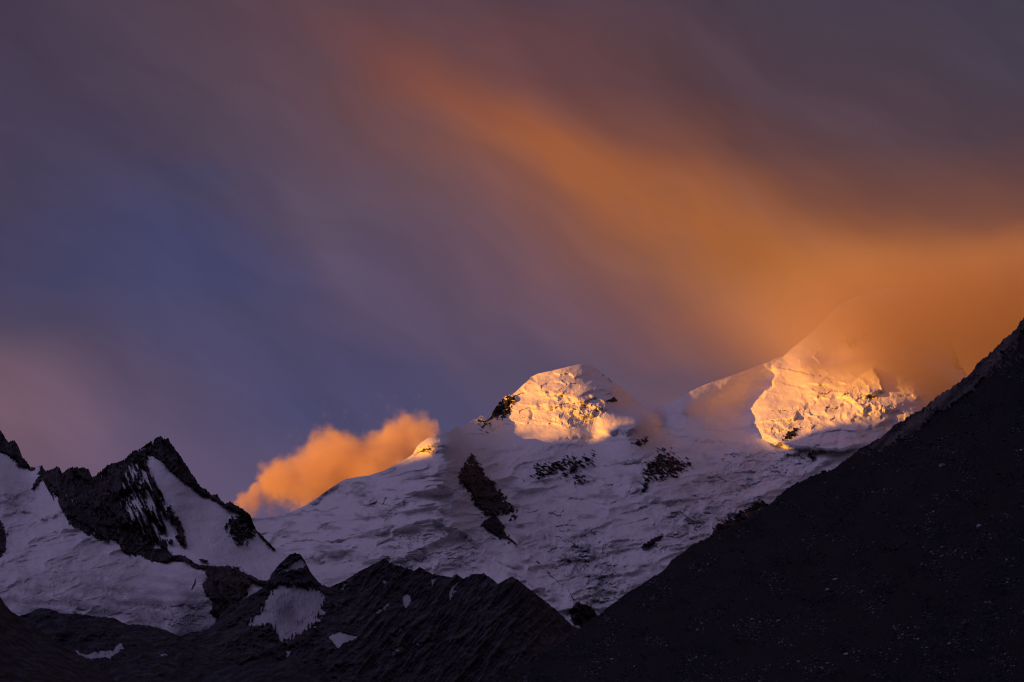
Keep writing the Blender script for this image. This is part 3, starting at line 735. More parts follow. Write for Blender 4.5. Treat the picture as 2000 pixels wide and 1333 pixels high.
# ------------------------------------------------------------------ left rock peak and glacier
TOP_A = [(-40, 815), (0, 839), (10, 857), (17, 864), (29, 862), (33, 868), (38, 882), (42, 893), (52, 903), (60, 913), (73, 911.5), (80, 910), (82, 908.5), (85, 917), (90, 921), (101, 918), (112, 912), (117, 914),
         (118, 923), (121, 926), (133, 916), (146, 913.5), (154, 916), (160, 913), (173, 917), (179, 931), (183, 932), (196, 922), (212, 908.5), (231, 903), (246, 897), (254, 887),
         (264, 879.5), (269, 881), (292.5, 864), (308, 854.6), (314, 851.6), (319.5, 858), (325, 859), (329, 856), (334, 868), (346, 883.5), (360, 903), (369.5, 918), (381, 935.5), (391, 951), (400, 956),
         (414, 968), (423, 966), (429, 974), (439, 985.5), (448, 980), (462, 989), (473.5, 995), (489, 1006), (491, 1014), (500, 1035.5), (520, 1055), (534, 1070), (545, 1076), (559, 1083), (600, 1110), (640, 1160)]
BOT_A = [(-40, 1290), (200, 1290), (350, 1300), (450, 1270), (520, 1230), (640, 1260)]
DIST_A = [(-40, 830, 5.9), (30, 865, 5.8), (62, 914, 5.6), (82, 910, 5.5), (150, 914, 5.35), (183, 932, 5.35), (254, 887, 5.45), (314, 852, 5.5), (400, 957, 5.35), (462, 990, 5.25), (500, 1036, 5.2), (560, 1084, 5.0), (640, 1160, 4.8),
          (0, 950, 5.2), (80, 960, 5.3), (60, 1050, 4.75), (200, 1050, 4.85), (120, 990, 5.0), (280, 1085, 4.8), (300, 960, 5.1), (340, 1000, 5.0), (360, 1090, 4.75), (230, 960, 5.15), (450, 1060, 4.95), (450, 1115, 4.7),
          (540, 1110, 4.85), (40, 1150, 4.2), (200, 1150, 4.25), (350, 1160, 4.3), (-40, 1050, 4.7), (100, 1220, 3.85), (300, 1230, 3.95), (430, 1160, 4.4), (430, 1230, 4.2), (-40, 1290, 3.7), (350, 1300, 3.9), (640, 1260, 4.3)]


def shape_A(X, Y, yt):
    wx = fbm(X / 20, Y / 18, 3, 61) * 4 + fbm(X / 5, Y / 5, 2, 62) * 1.5
    wy = fbm(X / 20, Y / 18, 3, 63) * 4 + fbm(X / 5, Y / 5, 2, 64) * 1.5
    Xw = X + wx; Yw = Y + wy
    R = 26 * fbm(X / 120, Y / 70, 3, 21) + 12 * fbm(X / 36, Y / 22, 4, 22) + 1.8 * fbm(X / 9, Y / 6, 4, 23)
    ICE = np.zeros(X.shape)
    rock = np.full(X.shape, -1.0)
    stk = fbm((X - .45 * Y) / 6.5, (Y + .5 * X) / 55, 6, 500, .68)       # gullies running down to the right
    sr = fbm(X / 8, Y / 8, 6, 501, .7)
    def add(pts, solid, streak, nz=sr, soft=6.0):
        nonlocal rock
        sd = polysd(Xw, Yw, pts)
        f = np.clip(sd / soft, -1.5, 1) * .5 + solid + streak * nz
        f = np.where(sd < -12, -1, f); rock = np.maximum(rock, f)
    add([(-60, 780), (0, 835), (30, 855), (62, 916), (50, 909), (36, 906), (38, 893), (23, 888), (0, 878), (-60, 850)], .35, .9)
    wall = [(80, 905), (90, 900), (240, 880), (262, 870), (285, 880), (284, 900), (293, 935), (300, 960), (300, 985), (312, 1012), (322, 1050), (322, 1080), (335, 1092), (323, 1095), (292, 1091), (281, 1082), (254, 1080), (235, 1066), (231, 1052),
            (188, 1051), (162, 1036), (138, 1020), (123, 993), (112, 966), (88, 945), (84, 920)]
    add(wall, .30, .95, stk, 6)
    thin = ridged((X - .55 * Y) / 13, (Y + .5 * X) / 60, 3, 506)
    rock = np.where(polysd(X, Y, wall) > 3, np.minimum(rock, .9 - 1.5 * sst(.55, .8, thin) * sst(-.1, .35, fbm(X / 22, Y / 26, 2, 507))), rock)
    # snow in the gullies on the right half of the wall
    gl = polysd(X, Y, [(262, 885), (300, 900), (325, 1000), (330, 1085), (300, 1085), (262, 1040), (232, 980), (240, 930)])
    rock = np.where(gl > 0, np.minimum(rock, .04 + 2.0 * stk + .5 * sr), rock)
    rib = polysd(Xw, Yw, [(284, 893), (296, 925), (318, 975), (330, 1012), (318, 1010), (300, 965), (286, 935), (276, 905)])
    rock = np.maximum(rock, np.where(rib > -8, rib / 9 - .1 + 1.4 * stk, -1))
    add([(323, 985), (332, 992), (345, 1010), (362, 1048), (361, 1066), (351, 1063), (344, 1050), (346, 1036), (334, 1012)], .05, 1.2)
    add([(331, 1052), (338, 1056), (336, 1064), (330, 1062)], 0, .6, sr, 3)
    summit = [(250, 884), (268, 870), (300, 845), (330, 845), (360, 890), (400, 945), (450, 970), (495, 1000), (494, 1012), (481, 1008), (462, 997), (440, 990), (423, 979), (400, 966), (385, 955), (362, 943), (339, 924), (322, 906), (310, 897), (300, 888), (280, 884), (262, 890)]
    add(summit, .30, .75, sr, 4)
    sn = polysd(X, Y, [(268, 882), (292, 866), (300, 858), (298, 868), (282, 876)])
    rock = np.where(sn > -1, -1, rock)
    add([(443, 1028), (450, 1018), (462, 1010), (484, 1006), (496, 1020), (494, 1040), (480, 1054), (466, 1060), (455, 1048)], -.10, 1.9, fbm((X + .6 * Y) / 9, (Y - .6 * X) / 3.5, 3, 505), 7)
    add([(493, 1012), (505, 1034), (524, 1054), (538, 1070), (530, 1070), (512, 1052), (498, 1034), (488, 1018)], .1, 1.0, sr, 4)
    add([(405, 1112), (440, 1112), (462, 1115), (478, 1127), (484, 1138), (475, 1158), (452, 1182), (430, 1204), (416, 1194), (423, 1172), (408, 1160), (402, 1143), (414, 1128)], .55, .6)
    add([(232, 1052), (245, 1058), (262, 1072), (282, 1083), (296, 1089), (335, 1090), (330, 1080), (300, 1070), (262, 1052), (240, 1046)], .2, .9)
    add([(-60, 1000), (0, 1022), (11, 1050), (8, 1066), (0, 1085), (-60, 1110)], .3, .9)
    add([(60, 955), (72, 936), (78, 915), (84, 912), (86, 930), (74, 946), (66, 956)], .0, 1.2, sr, 4)
    for ln, wd in (([(335, 1090), (358, 1090), (377, 1104), (404, 1110), (423, 1113), (462, 1114), (481, 1127), (512, 1138), (530, 1136)], 4.2), ([(281, 1083), (296, 1091), (330, 1092)], 5.0),
                   ([(375, 1150), (378, 1142), (382, 1132)], 1.2), ([(392, 1094), (402, 1096)], 2.0)):
        d = linesd(Xw, Yw, ln); rock = np.maximum(rock, np.clip((wd - d) / 4 + .6 * sr, -1, 1))
    rk = sst(-.15, .35, rock)
    R += rk * (58 * ridged((X - .45 * Y) / 34, (Y + .4 * X) / 70, 6, 510) + 20 * ridged(X / 13, Y / 16, 4, 511) + 14 * stk + 6)
    R += (1 - rk) * 55 * ridged(X / 130 + .2 * fbm(X / 60, Y / 40, 2, 531), Y / 46 + .2 * X / 46, 4, 530) * sst(940, 1010, Y) * sst(330, 230, X + np.maximum(0, 1090 - Y))
    R += (1 - rk) * 1.6 * fbm((X - .3 * Y) / 3.5, Y / 30, 3, 520) * (gauss(X, Y, 420, 1050, 110, 70) + .3)
    for (pts, amp, wup, wall_, ic) in [
        ([(0, 960), (20, 968), (45, 962), (70, 975)], 8, 12, 9, .8), ([(0, 985), (30, 992), (60, 1000), (95, 1020)], 9, 14, 8, .6), ([(20, 940), (60, 945), (95, 962)], 5, 10, 7, .5),
        ([(150, 1048), (180, 1056), (215, 1052)], 4, 14, 4, .6), ([(140, 1098), (165, 1094), (200, 1108)], 3, 12, 3, .5), ([(230, 1150), (300, 1180), (380, 1178), (420, 1172)], 10, 30, 14, .35),
        ([(80, 1100), (110, 1098), (135, 1110)], 7, 16, 22, .4), ([(0, 1130), (30, 1140), (60, 1122)], 8, 22, 16, .15), ([(200, 1125), (220, 1118), (240, 1130)], 6, 16, 26, .35), ([(10, 1098), (30, 1092), (50, 1098)], 4, 12, 4, .5)]:
        lip(Xw, Yw, R, ICE, pts, amp, wup, wall_, ic)
    m = gauss(X, Y, 30, 985, 60, 36) + gauss(X, Y, 110, 1140, 70, 45) * .6 + gauss(X, Y, 360, 1200, 70, 30, 20) * .8 + gauss(X, Y, 220, 1190, 90, 20) * .6
    a, b = icefall(Xw, Yw, np.clip(m, 0, 1), 13, -10, 4, 540); R += a; ICE = np.maximum(ICE, b * .7)
    ice_mottle = fbm(X / 50, Y / 18, 4, 560)
    ICE = np.maximum(ICE, sst(1050, 1200, Y) * np.clip(.68 + .9 * ice_mottle, 0, 1.1) * sst(520, 440, X))  # dim valley light painted in as greyer ice towards the glacier foot
    ICE = np.maximum(ICE, m * np.clip(.25 + .9 * ice_mottle, 0, .7))
    return R, {'rock': np.clip(rock, -1, 1), 'ice': np.clip(ICE, 0, 1.2)}


def rough_A(xs):
    k = np.interp(xs, [-40, 58, 62, 80, 86, 500, 560], [1, 1, .1, .1, 1, .9, .1])
    return (perlin(xs / 2.5, xs * 0, 410) * 1.6 + perlin(xs / 7.0, xs * 0, 411) * 1.8 + np.abs(perlin(xs / 4.5, xs * 0, 412)) * -4) * k


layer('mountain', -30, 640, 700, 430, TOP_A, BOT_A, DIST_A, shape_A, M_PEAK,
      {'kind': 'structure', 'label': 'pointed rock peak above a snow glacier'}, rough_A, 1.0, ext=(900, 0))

# ------------------------------------------------------------------ dark rock ridge in the middle
TOP_C = [(330, 1262), (350, 1244), (370, 1236), (393, 1234), (408, 1228), (420, 1216), (435, 1197), (448, 1182), (481, 1168), (512, 1149), (524, 1141), (529, 1124), (532, 1119), (544, 1104), (556, 1093), (563, 1085), (575, 1080), (588, 1084),
         (596, 1097), (605.5, 1116), (616, 1130), (628.6, 1143), (644, 1147), (671, 1135.6), (702, 1116), (729, 1103), (748, 1093), (754, 1090), (763, 1101), (786, 1107), (809.5, 1114.5), (821, 1108),
         (836.5, 1118), (848, 1122), (859.5, 1124), (883, 1128), (892, 1121), (904, 1131), (922, 1122), (946, 1120.5), (961, 1131), (972.4, 1141), (986, 1133.6), (1000, 1125.8), (1014, 1135),
         (1037, 1153), (1059, 1170), (1087, 1192), (1101, 1206), (1118, 1222), (1140, 1234), (1180, 1262), (1240, 1300)]
BOT_C = [(330, 1400), (1240, 1400)]
DIST_C = [(330, 1262, 3.75), (420, 1216, 4.0), (512, 1149, 4.2), (575, 1080, 4.45), (640, 1147, 4.4), (754, 1090, 4.7), (900, 1130, 4.8), (1000, 1126, 4.85), (1100, 1206, 4.9), (1240, 1300, 4.9),
          (560, 1190, 4.05), (450, 1260, 3.7), (560, 1270, 3.75), (680, 1240, 3.95), (680, 1330, 3.6), (800, 1230, 4.15), (800, 1330, 3.75), (950, 1240, 4.25), (950, 1330, 3.9), (1080, 1290, 4.3), (330, 1400, 3.2), (700, 1400, 3.3), (1240, 1400, 4.0), (500, 1330, 3.5)]


def shape_C(X, Y, yt):
    wx = fbm(X / 16, Y / 16, 3, 81) * 4 + fbm(X / 4, Y / 4, 2, 82) * 1.3
    wy = fbm(X / 16, Y / 16, 3, 83) * 4 + fbm(X / 4, Y / 4, 2, 84) * 1.3
    Xw = X + wx; Yw = Y + wy
    dg = X * .64 - Y * .77; dn = X * .77 + Y * .64
    st = fbm(dg / 70, dn / 5.0, 5, 600, .6)                  # slabs dipping down to the left
    rg = ridged(dg / 120, dn / 30, 6, 601)
    east = sst(640, 760, X)
    R = 34 * fbm(X / 90, Y / 60, 3, 602) + east * (60 * rg + 14 * st) + (1 - east) * (46 * ridged(X / 56, Y / 38, 6, 603)) + 12 * ridged(X / 14, Y / 12, 4, 604) + 2.5 * fbm(X / 3.5, Y / 3.5, 2, 605)
    R += 20 * gauss(X, Y, 575, 1120, 30, 40, 20) - 26 * gauss(X, Y, 562, 1190, 46, 42)
    rock = np.full(X.shape, 1.0); ICE = np.zeros(X.shape)
    sr = fbm(X / 7, Y / 8, 6, 610, .7)
    vs = fbm(X / 4, Y / 18, 3, 611)
    def snow(pts, thick, nz, soft=6.0):
        nonlocal rock
        sd = polysd(Xw, Yw, pts)
        f = np.clip(sd / soft, -1.5, 1) * .6 + thick + nz * 1.5 + .8 * sr
        rock = np.where(sd > -12, np.minimum(rock, -f), rock)
    snow([(543, 1146), (575, 1142), (600, 1150), (625, 1154), (633, 1166), (625, 1197), (602, 1224), (588, 1238), (572, 1240), (556, 1252), (545, 1244), (537, 1222), (515, 1218), (490, 1222), (494, 1205), (515, 1190), (522, 1163)], .1, .9 * vs)
    snow([(541, 1121), (565, 1105), (589, 1092), (595, 1100), (592, 1108), (577, 1111), (560, 1113)], .2, .3 * sr, 3)
    snow([(643, 1243), (663, 1235), (698, 1243), (686, 1251), (672, 1254), (660, 1265), (650, 1256)], .2, .5 * sr, 3)
    snow([(786, 1165), (797, 1157), (802, 1175), (791, 1191)], .15, .6 * sr, 3)
    snow([(842, 1132), (851, 1129), (845, 1144)], .1, .5 * sr, 2)
    snow([(874, 1174), (879, 1150), (894, 1137), (888, 1152), (879, 1174)], .0, .7 * sr, 3)
    snow([(736, 1194), (746, 1186), (760, 1180), (757, 1187), (742, 1197)], .0, .6 * sr, 3)
    snow([(773, 1238), (783, 1222), (787, 1228), (779, 1238)], .0, .6 * sr, 3)
    snow([(766, 1276), (776, 1266), (788, 1261), (787, 1267), (770, 1279)], .0, .6 * sr, 3)
    snow([(667, 1150), (672, 1138), (676, 1140), (670, 1152)], .0, .6 * sr, 2)
    snow([(744, 1136), (754, 1131), (757, 1136), (748, 1140)], -.1, .6 * sr, 2)
    snow([(800, 1262), (830, 1248), (840, 1252), (812, 1268)], -.55, 1.4 * sr, 5)
    snow([(548, 1290), (560, 1270), (572, 1262), (566, 1280), (554, 1292)], -.2, 1.0 * sr, 4)
    snow([(640, 1190), (620, 1225), (605, 1240), (612, 1215)], -.45, 1.2 * sr, 5)
    # light dusting along ledges
    rock = np.minimum(rock, .62 - 1.9 * np.clip(st * east + .3 * sr, -1, 1) * sst(-.25, .35, fbm(X / 60, Y / 50, 3, 613)))
    ICE = .85 * gauss(X, Y, 560, 1195, 26, 34, 12) + .35 * sst(.0, .5, vs)
    rk = sst(-.1, .3, rock)
    R *= (.35 + .65 * rk)
    return R, {'rock': np.clip(rock, -1, 1), 'ice': np.clip(ICE, 0, 1.2)}


def rough_C(xs):
    return perlin(xs / 2.2, xs * 0, 420) * 1.5 + perlin(xs / 6.0, xs * 0, 421) * 2.0


layer('mountain', 330, 1240, 910, 300, TOP_C, BOT_C, DIST_C, shape_C, M_RIDGE,
      {'kind': 'structure', 'label': 'dark slabby rock ridge with a small snow bowl'}, rough_C, 1.0, ext=(0, 250))

# ------------------------------------------------------------------ low dark ridges in front
TOP_D = [(-40, 1225), (0, 1212), (48, 1201), (62, 1195), (77, 1187.6), (96, 1189.5), (123, 1199), (154, 1199), (192, 1205), (223, 1207), (246, 1220), (277, 1220), (308, 1226), (331, 1234), (350, 1243), (380, 1258), (430, 1283), (500, 1318), (560, 1350), (600, 1380)]
DIST_D = [(-40, 1225, 3.3), (96, 1189, 3.3), (246, 1220, 3.35), (350, 1243, 3.4), (500, 1318, 3.4), (600, 1380, 3.4), (0, 1300, 2.9), (150, 1280, 3.0), (300, 1300, 3.0), (-40, 1400, 2.4), (300, 1400, 2.5), (600, 1420, 2.9)]


def shape_D(X, Y, yt):
    R = 22 * fbm(X / 70, Y / 50, 3, 700) + 36 * ridged(X / 46, Y / 40, 6, 701) + 9 * ridged(X / 12, Y / 12, 4, 702) + 3 * fbm(X / 3.5, Y / 3.5, 3, 703)
    rock = np.ones(X.shape); sr = fbm(X / 7, Y / 6, 4, 704); Xw = X + 4 * fbm(X / 10, Y / 10, 2, 705); Yw = Y + 4 * fbm(X / 10, Y / 10, 2, 706)
    sd = polysd(Xw, Yw, [(146, 1270), (158, 1275), (172, 1280), (200, 1272), (221, 1272), (233, 1257), (238, 1258), (240, 1268), (228, 1275), (216, 1284), (192, 1285), (173, 1288), (160, 1282)])
    rock = np.where(sd > -10, np.minimum(rock, -(np.clip(sd / 3, -1.5, 1) * .6 + .1 + .5 * sr)), rock)
    sd = polysd(Xw, Yw, [(312, 1278), (322, 1275), (328, 1279), (318, 1283)])
    rock = np.where(sd > -8, np.minimum(rock, -(np.clip(sd / 3, -1.5, 1) * .6 - .1 + .5 * sr)), rock)
    return R, {'rock': np.clip(rock, -1, 1), 'ice': np.full(X.shape, .1)}


layer('hill', -30, 600, 420, 150, TOP_D, [(-40, 1420), (600, 1430)], DIST_D, shape_D, M_LOW, {'kind': 'structure', 'label': 'low dark ridge below the left glacier'},
      lambda xs: perlin(xs / 2.4, xs * 0, 430) * 1.6 + perlin(xs / 8, xs * 0, 431) * 2, ext=(700, 0))

TOP_G = [(380, 1345), (400, 1322), (420, 1304), (440, 1297), (470, 1300), (495, 1291), (517, 1287), (545, 1293), (571, 1286), (590, 1295), (612, 1306), (632, 1316), (646, 1332), (670, 1350), (700, 1380)]
DIST_G = [(380, 1345, 2.8), (440, 1297, 2.9), (520, 1288, 2.9), (590, 1295, 2.9), (700, 1380, 2.9), (380, 1430, 2.5), (540, 1430, 2.4), (700, 1430, 2.7), (520, 1340, 2.7)]
layer('hill', 380, 700, 260, 70, TOP_G, [(380, 1430), (700, 1430)], DIST_G, lambda X, Y, yt: (10 * ridged(X / 30, Y / 26, 5, 720) + 3 * ridged(X / 9, Y / 9, 3, 721), {'rock': np.ones(X.shape), 'ice': np.zeros(X.shape)}),
      M_LOW, {'kind': 'structure', 'label': 'broken dark knoll at the foot of the ridge'}, lambda xs: perlin(xs / 3, xs * 0, 440) * 3)

TOP_E = [(-900, 900), (-40, 1120), (0, 1165), (10, 1182), (23, 1195), (50, 1213), (80, 1232), (110, 1252), (146, 1275), (190, 1305), (231, 1333), (300, 1380)]
DIST_E = [(-40, 1120, 2.0), (50, 1213, 2.1), (146, 1275, 2.15), (231, 1333, 2.2), (300, 1380, 2.2), (0, 1290, 1.7), (-40, 1420, 1.3), (100, 1400, 1.5), (300, 1430, 2.0)]
layer('hill', -30, 300, 330, 200, TOP_E, [(-40, 1430), (300, 1440)], DIST_E, lambda X, Y, yt: (14 * fbm(X / 60, Y / 50, 3, 730) + 20 * ridged((X - Y * .5) / 36, (Y + X * .5) / 70, 6, 731) + 5 * ridged(X / 10, Y / 10, 3, 732) + .6 * fbm(X / 3, Y / 3, 2, 733), {'rock': np.ones(X.shape), 'ice': np.zeros(X.shape)}),
      M_LOW, {'kind': 'structure', 'label': 'near dark spur in the lower left corner'}, lambda xs: perlin(xs / 3, xs * 0, 450) * 1.5 + perlin(xs / 9, xs * 0, 451) * 1.5, ext=(900, 0))

# ------------------------------------------------------------------ scree slope on the right
TOP_F = [(900, 1360), (942, 1333), (964, 1318), (1006, 1302), (1037, 1285), (1059, 1272), (1087, 1262), (1115, 1243), (1133, 1229), (1160, 1209), (1185, 1190), (1213, 1167), (1233, 1153), (1258, 1139), (1283, 1124), (1300, 1111),
         (1314, 1092), (1339, 1075), (1352, 1064), (1367, 1057), (1392, 1049), (1412, 1036), (1440, 1021.6), (1470, 1006), (1503, 985), (1536, 955), (1558, 943.7), (1602, 923.5), (1606, 921), (1611, 920), (1616, 922), (1630, 915), (1657, 895), (1679, 876.5), (1696.5, 869), (1722, 851), (1751, 830),
         (1784, 808), (1795, 803), (1811, 790), (1842, 768), (1866, 752), (1896, 728), (1912, 708), (1938, 688), (1965, 658), (1982, 644), (2000, 622), (2040, 580), (2300, 400), (3600, 150)]
BOT_F = [(900, 1400), (2040, 1420), (3600, 1500)]
DIST_F = [(900, 1360, 1.75), (1000, 1304, 1.7), (1133, 1229, 1.62), (1300, 1111, 1.5), (1470, 1006, 1.4), (1600, 924, 1.32), (1750, 830, 1.22), (1866, 752, 1.15), (2040, 580, 1.05),
          (1300, 1333, 1.05), (1600, 1333, .72), (2000, 1333, .48), (1900, 1100, .72), (1600, 1130, 1.0), (1750, 980, .98), (2000, 850, .88), (1950, 720, 1.05), (900, 1420, 1.5), (1500, 1420, .7), (2040, 1420, .42)]
KF = {}


def shape_F(X, Y, yt):
    d = (Y - yt[None])
    band = sst(24, 2, np.abs(Y - np.interp(X, [1500, 1700, 1860, 1920, 2000], [960, 885, 775, 735, 690]) + 8 * fbm(X / 40, Y / 30, 2, 800))) * sst(1620, 1760, X)
    R = 20 * fbm(X / 200, Y / 120, 3, 801) + 9 * fbm((X - Y * .3) / 70, (Y + X * .7) / 190, 3, 809) + 2.2 * fbm((X + Y * .5) / 50, (Y - X * .45) / 22, 4, 802) + .55 * fbm(X / 9, Y / 7, 3, 803)
    # shallow gullies running down the slope
    R += 4.5 * fbm((X - Y * .15) / 26, (Y + X * .9) / 160, 3, 804)
    crag = sst(1640, 1820, X) * sst(52, 10, d + 14 * fbm(X / 30, Y / 30, 3, 810))
    rock = np.clip(-.6 + 1.35 * crag + .9 * fbm((X - Y) / 8, (X + Y) / 26, 3, 805) + band * .5, -1, 1)
    R += sst(-.1, .4, rock) * (9.0 * ridged((X - Y) / 16, (X + Y) / 50, 5, 806) + 2)
    R += sst(34, 3, d) * 5 * ridged(X / 12, Y / 12, 4, 807)
    st = np.clip(fbm(X / 2.2, Y / 1.8, 2, 808), 0, 1)
    R += .5 * st
    return R, {'rock': rock, 'ice': np.zeros(X.shape)}


def rough_F(xs):
    k = np.interp(xs, [900, 1300, 1600, 1800, 2000], [.5, .8, 1.1, 1.3, 1.3])
    return (perlin(xs / 2.0, xs * 0, 460) * 1.9 + perlin(xs / 6.5, xs * 0, 461) * 2.8 + perlin(xs / 28, xs * 0, 463) * 3.5 + np.maximum(0, perlin(xs / 4, xs * 0, 462) - .35) * -5) * k


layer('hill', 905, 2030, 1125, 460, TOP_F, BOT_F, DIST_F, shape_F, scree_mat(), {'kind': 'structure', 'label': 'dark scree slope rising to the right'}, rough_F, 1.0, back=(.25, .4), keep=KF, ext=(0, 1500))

# ------------------------------------------------------------------ clouds
def puffs_mesh(name, puffs, mat, props, grow=1.0, lump=0.12, seg=40):
    """one closed lumpy body round a row of overlapping puffs (centre line with radii)"""
    # puffs: list of (Vector centre, radius along view, radius up)
    cs = [p[0] for p in puffs]; n = 90
    V = []; ts = np.linspace(0, len(puffs) - 1, n)
    ends = np.sqrt(np.clip(1 - np.abs(np.linspace(-1, 1, n)) ** 6, 0, 1)); ends[0] = ends[-1] = 0.02
    for i, t in enumerate(ts):
        k = min(int(t), len(puffs) - 2); f = t - k; f = f * f * (3 - 2 * f)
        c = cs[k].lerp(cs[k + 1], t - k); ry = puffs[k][1] * (1 - f) + puffs[k + 1][1] * f; rz = puffs[k][2] * (1 - f) + puffs[k + 1][2] * f
        for j in range(seg):
            a = 2 * math.pi * j / seg
            q = 1 + lump * float(fbm(np.array([t * 1.3 + 3]), np.array([math.cos(a) * 1.2 + 9 + math.sin(a) * .8]), 2, 900)[0])
            V.append((c.x, c.y + math.cos(a) * ry * ends[i] * grow * q, c.z + math.sin(a) * rz * ends[i] * grow * q))
    Fs = [(i * seg + j, i * seg + (j + 1) % seg, (i + 1) * seg + (j + 1) % seg, (i + 1) * seg + j) for i in range(n - 1) for j in range(seg)]
    Fs.append(tuple(range(seg))[::-1]); Fs.append(tuple((n - 1) * seg + j for j in range(seg)))
    me = bpy.data.meshes.new(name); me.from_pydata(V, [], Fs); me.update(); me.materials.append(mat)
    o = bpy.data.objects.new(name, me); COL.objects.link(o)
    for k, v in props.items(): o[k] = v
    return o


def cloud_mat(name, density, field_fn, color=(0.97, 0.97, 0.97), aniso=0.0):
    m = bpy.data.materials.new(name); m.use_nodes = True; g = NT(m.node_tree); g.n.clear()
    out = g.new('ShaderNodeOutputMaterial'); pv = g.new('ShaderNodeVolumePrincipled')
    tc = g.new('ShaderNodeTexCoord')
    d = field_fn(g, tc.outputs['Object'])
    g.link(g.math('MULTIPLY', d, density), pv.inputs['Density'])
    pv.inputs['Color'].default_value = C4(color); pv.inputs['Anisotropy'].default_value = aniso
    g.link(pv.outputs[0], out.inputs['Volume'])
    return m


# the lit cumulus behind the dome
CY = 9500.0
PUFFS = [(445, 985, 18, 1), (490, 980, 30, 1), (545, 950, 50, 1), (585, 945, 66, 1), (630, 930, 80, 1), (668, 915, 80, 1), (710, 925, 84, 1), (755, 905, 80, 1), (797, 880, 70, 1), (835, 875, 50, 1), (870, 880, 22, 1)]
def cumulus_field(g, O):
    acc = None
    def warp(V, sc, amt, det):
        n1 = g.new('ShaderNodeTexNoise'); g.link(V, n1.inputs['Vector']); n1.inputs['Scale'].default_value = sc
        n1.inputs['Detail'].default_value = det; n1.inputs['Roughness'].default_value = 0.6
        return g.vmath('ADD', V, g.vmath('SCALE', g.vmath('SUBTRACT', n1.outputs['Color'], (0.5, 0.5, 0.5)), amt))
    W = warp(O, 0.0055, 260.0, 2); W = warp(W, 0.019, 75.0, 4)
    for (px, py, r, k) in PUFFS:
        c = at(px, py, CY); R = r * CY / F_PX * 1.2
        mp = g.mapping(W, tuple(c), (0, 0, 0), (R, R * 1.3, R), 'TEXTURE')
        gr = g.new('ShaderNodeTexGradient', gradient_type='SPHERICAL'); g.link(mp, gr.inputs[0])
        acc = gr.outputs[1] if acc is None else g.math('SMOOTH_MAX', acc, gr.outputs[1], 0.12)
    n2 = g.noise(O, 0.016, 6, 0.66)
    n3 = g.noise(O, 0.006, 3, 0.5)
    f = g.math('ADD', acc, g.math('MULTIPLY', g.math('SUBTRACT', n2, 0.5), 0.75))
    f = g.math('ADD', f, g.math('MULTIPLY', g.math('SUBTRACT', n3, 0.5), 0.35))
    return g.math('POWER', g.remap(f, 0.14, 0.52), 1.25)
cl = puffs_mesh('cloud', [(at(px, py, CY), r * 1.45 * CY / F_PX * 1.2 + 40, r * 1.3 * CY / F_PX + 110) for (px, py, r, k) in PUFFS],
                cloud_mat('sunlit_cloud', 0.0125, cumulus_field, (0.995, 0.86, 0.72), -0.5), {'label': 'glowing orange cumulus cloud rising behind the snow dome', 'category': 'cloud'})
cl.data.materials[0].cycles.volume_step_rate = 0.2

# the thin lit cloud that hides the top of the right summit
VY = 9150.0
def veil_field(g, O):
    n1 = g.new('ShaderNodeTexNoise'); g.link(O, n1.inputs['Vector']); n1.inputs['Scale'].default_value = 0.0012; n1.inputs['Detail'].default_value = 3
    W = g.vmath('ADD', O, g.vmath('SCALE', g.vmath('SUBTRACT', n1.outputs['Color'], (0.5, 0.5, 0.5)), 420.0))
    s = g.new('ShaderNodeSeparateXYZ'); g.link(W, s.inputs[0])
    h = g.math('ADD', s.outputs[2], g.math('MULTIPLY', s.outputs[0], 0.10))
    up = g.math('POWER', g.remap(h, at(1600, 840, VY).z + 140, at(1600, 590, VY).z + 140, interp='LINEAR'), 2.7)
    dg = g.math('SUBTRACT', s.outputs[0], g.math('MULTIPLY', s.outputs[2], 0.25))
    lf = g.math('POWER', g.remap(dg, at(1190, 700, VY).x - 400, at(1900, 700, VY).x - 400, interp='SMOOTHERSTEP'), 1.2)
    top = g.math('POWER', g.remap(s.outputs[2], at(1600, 400, VY).z, at(1600, 700, VY).z, interp='SMOOTHERSTEP'), 1.6)
    return g.math('MULTIPLY', g.math('MULTIPLY', up, lf), top)
VP = [(1150, 640, 170), (1280, 620, 200), (1420, 605, 225), (1540, 590, 250), (1700, 575, 275), (1900, 570, 275), (2150, 560, 270), (2350, 560, 220)]
ve = puffs_mesh('cloud', [(at(px, py, VY), 560, r * VY / F_PX) for (px, py, r) in VP], cloud_mat('veil_cloud', 0.0072, veil_field, (0.79, 0.65, 0.50)),
                {'label': 'thin orange cloud veil drifting across the high right summit', 'category': 'cloud'}, 1.0, .08)
ve.data.materials[0].cycles.volume_step_rate = 0.35

# ------------------------------------------------------------------ loose rock on the slope
def slope_point(px, py):
    X, Y, P = KF['X'], KF['Y'], KF['P']
    j = int(np.clip(np.searchsorted(X[0], px), 2, X.shape[1] - 3)); i = int(np.clip(np.searchsorted(Y[:, j], py), 2, X.shape[0] - 3))
    n = np.cross(P[i, j + 2] - P[i, j - 2], P[i - 2, j] - P[i + 2, j]); n = n / np.linalg.norm(n)
    if n[2] < 0: n = -n
    return P[i, j], n


def hull(rs, n=15, flat=.7):
    import bmesh
    bm = bmesh.new()
    for i in range(n):
        v = rs.normal(size=3); v /= np.linalg.norm(v); v *= .8 + .3 * rs.rand(); v[2] *= flat; v[0] *= 1.15
        bm.verts.new(v)
    r = bmesh.ops.convex_hull(bm, input=bm.verts)
    bmesh.ops.delete(bm, geom=[e for e in r['geom_interior'] if isinstance(e, bmesh.types.BMVert)], context='VERTS')
    bmesh.ops.bevel(bm, geom=list(bm.edges), offset=.07, segments=1, affect='EDGES', clamp_overlap=True)
    return bm


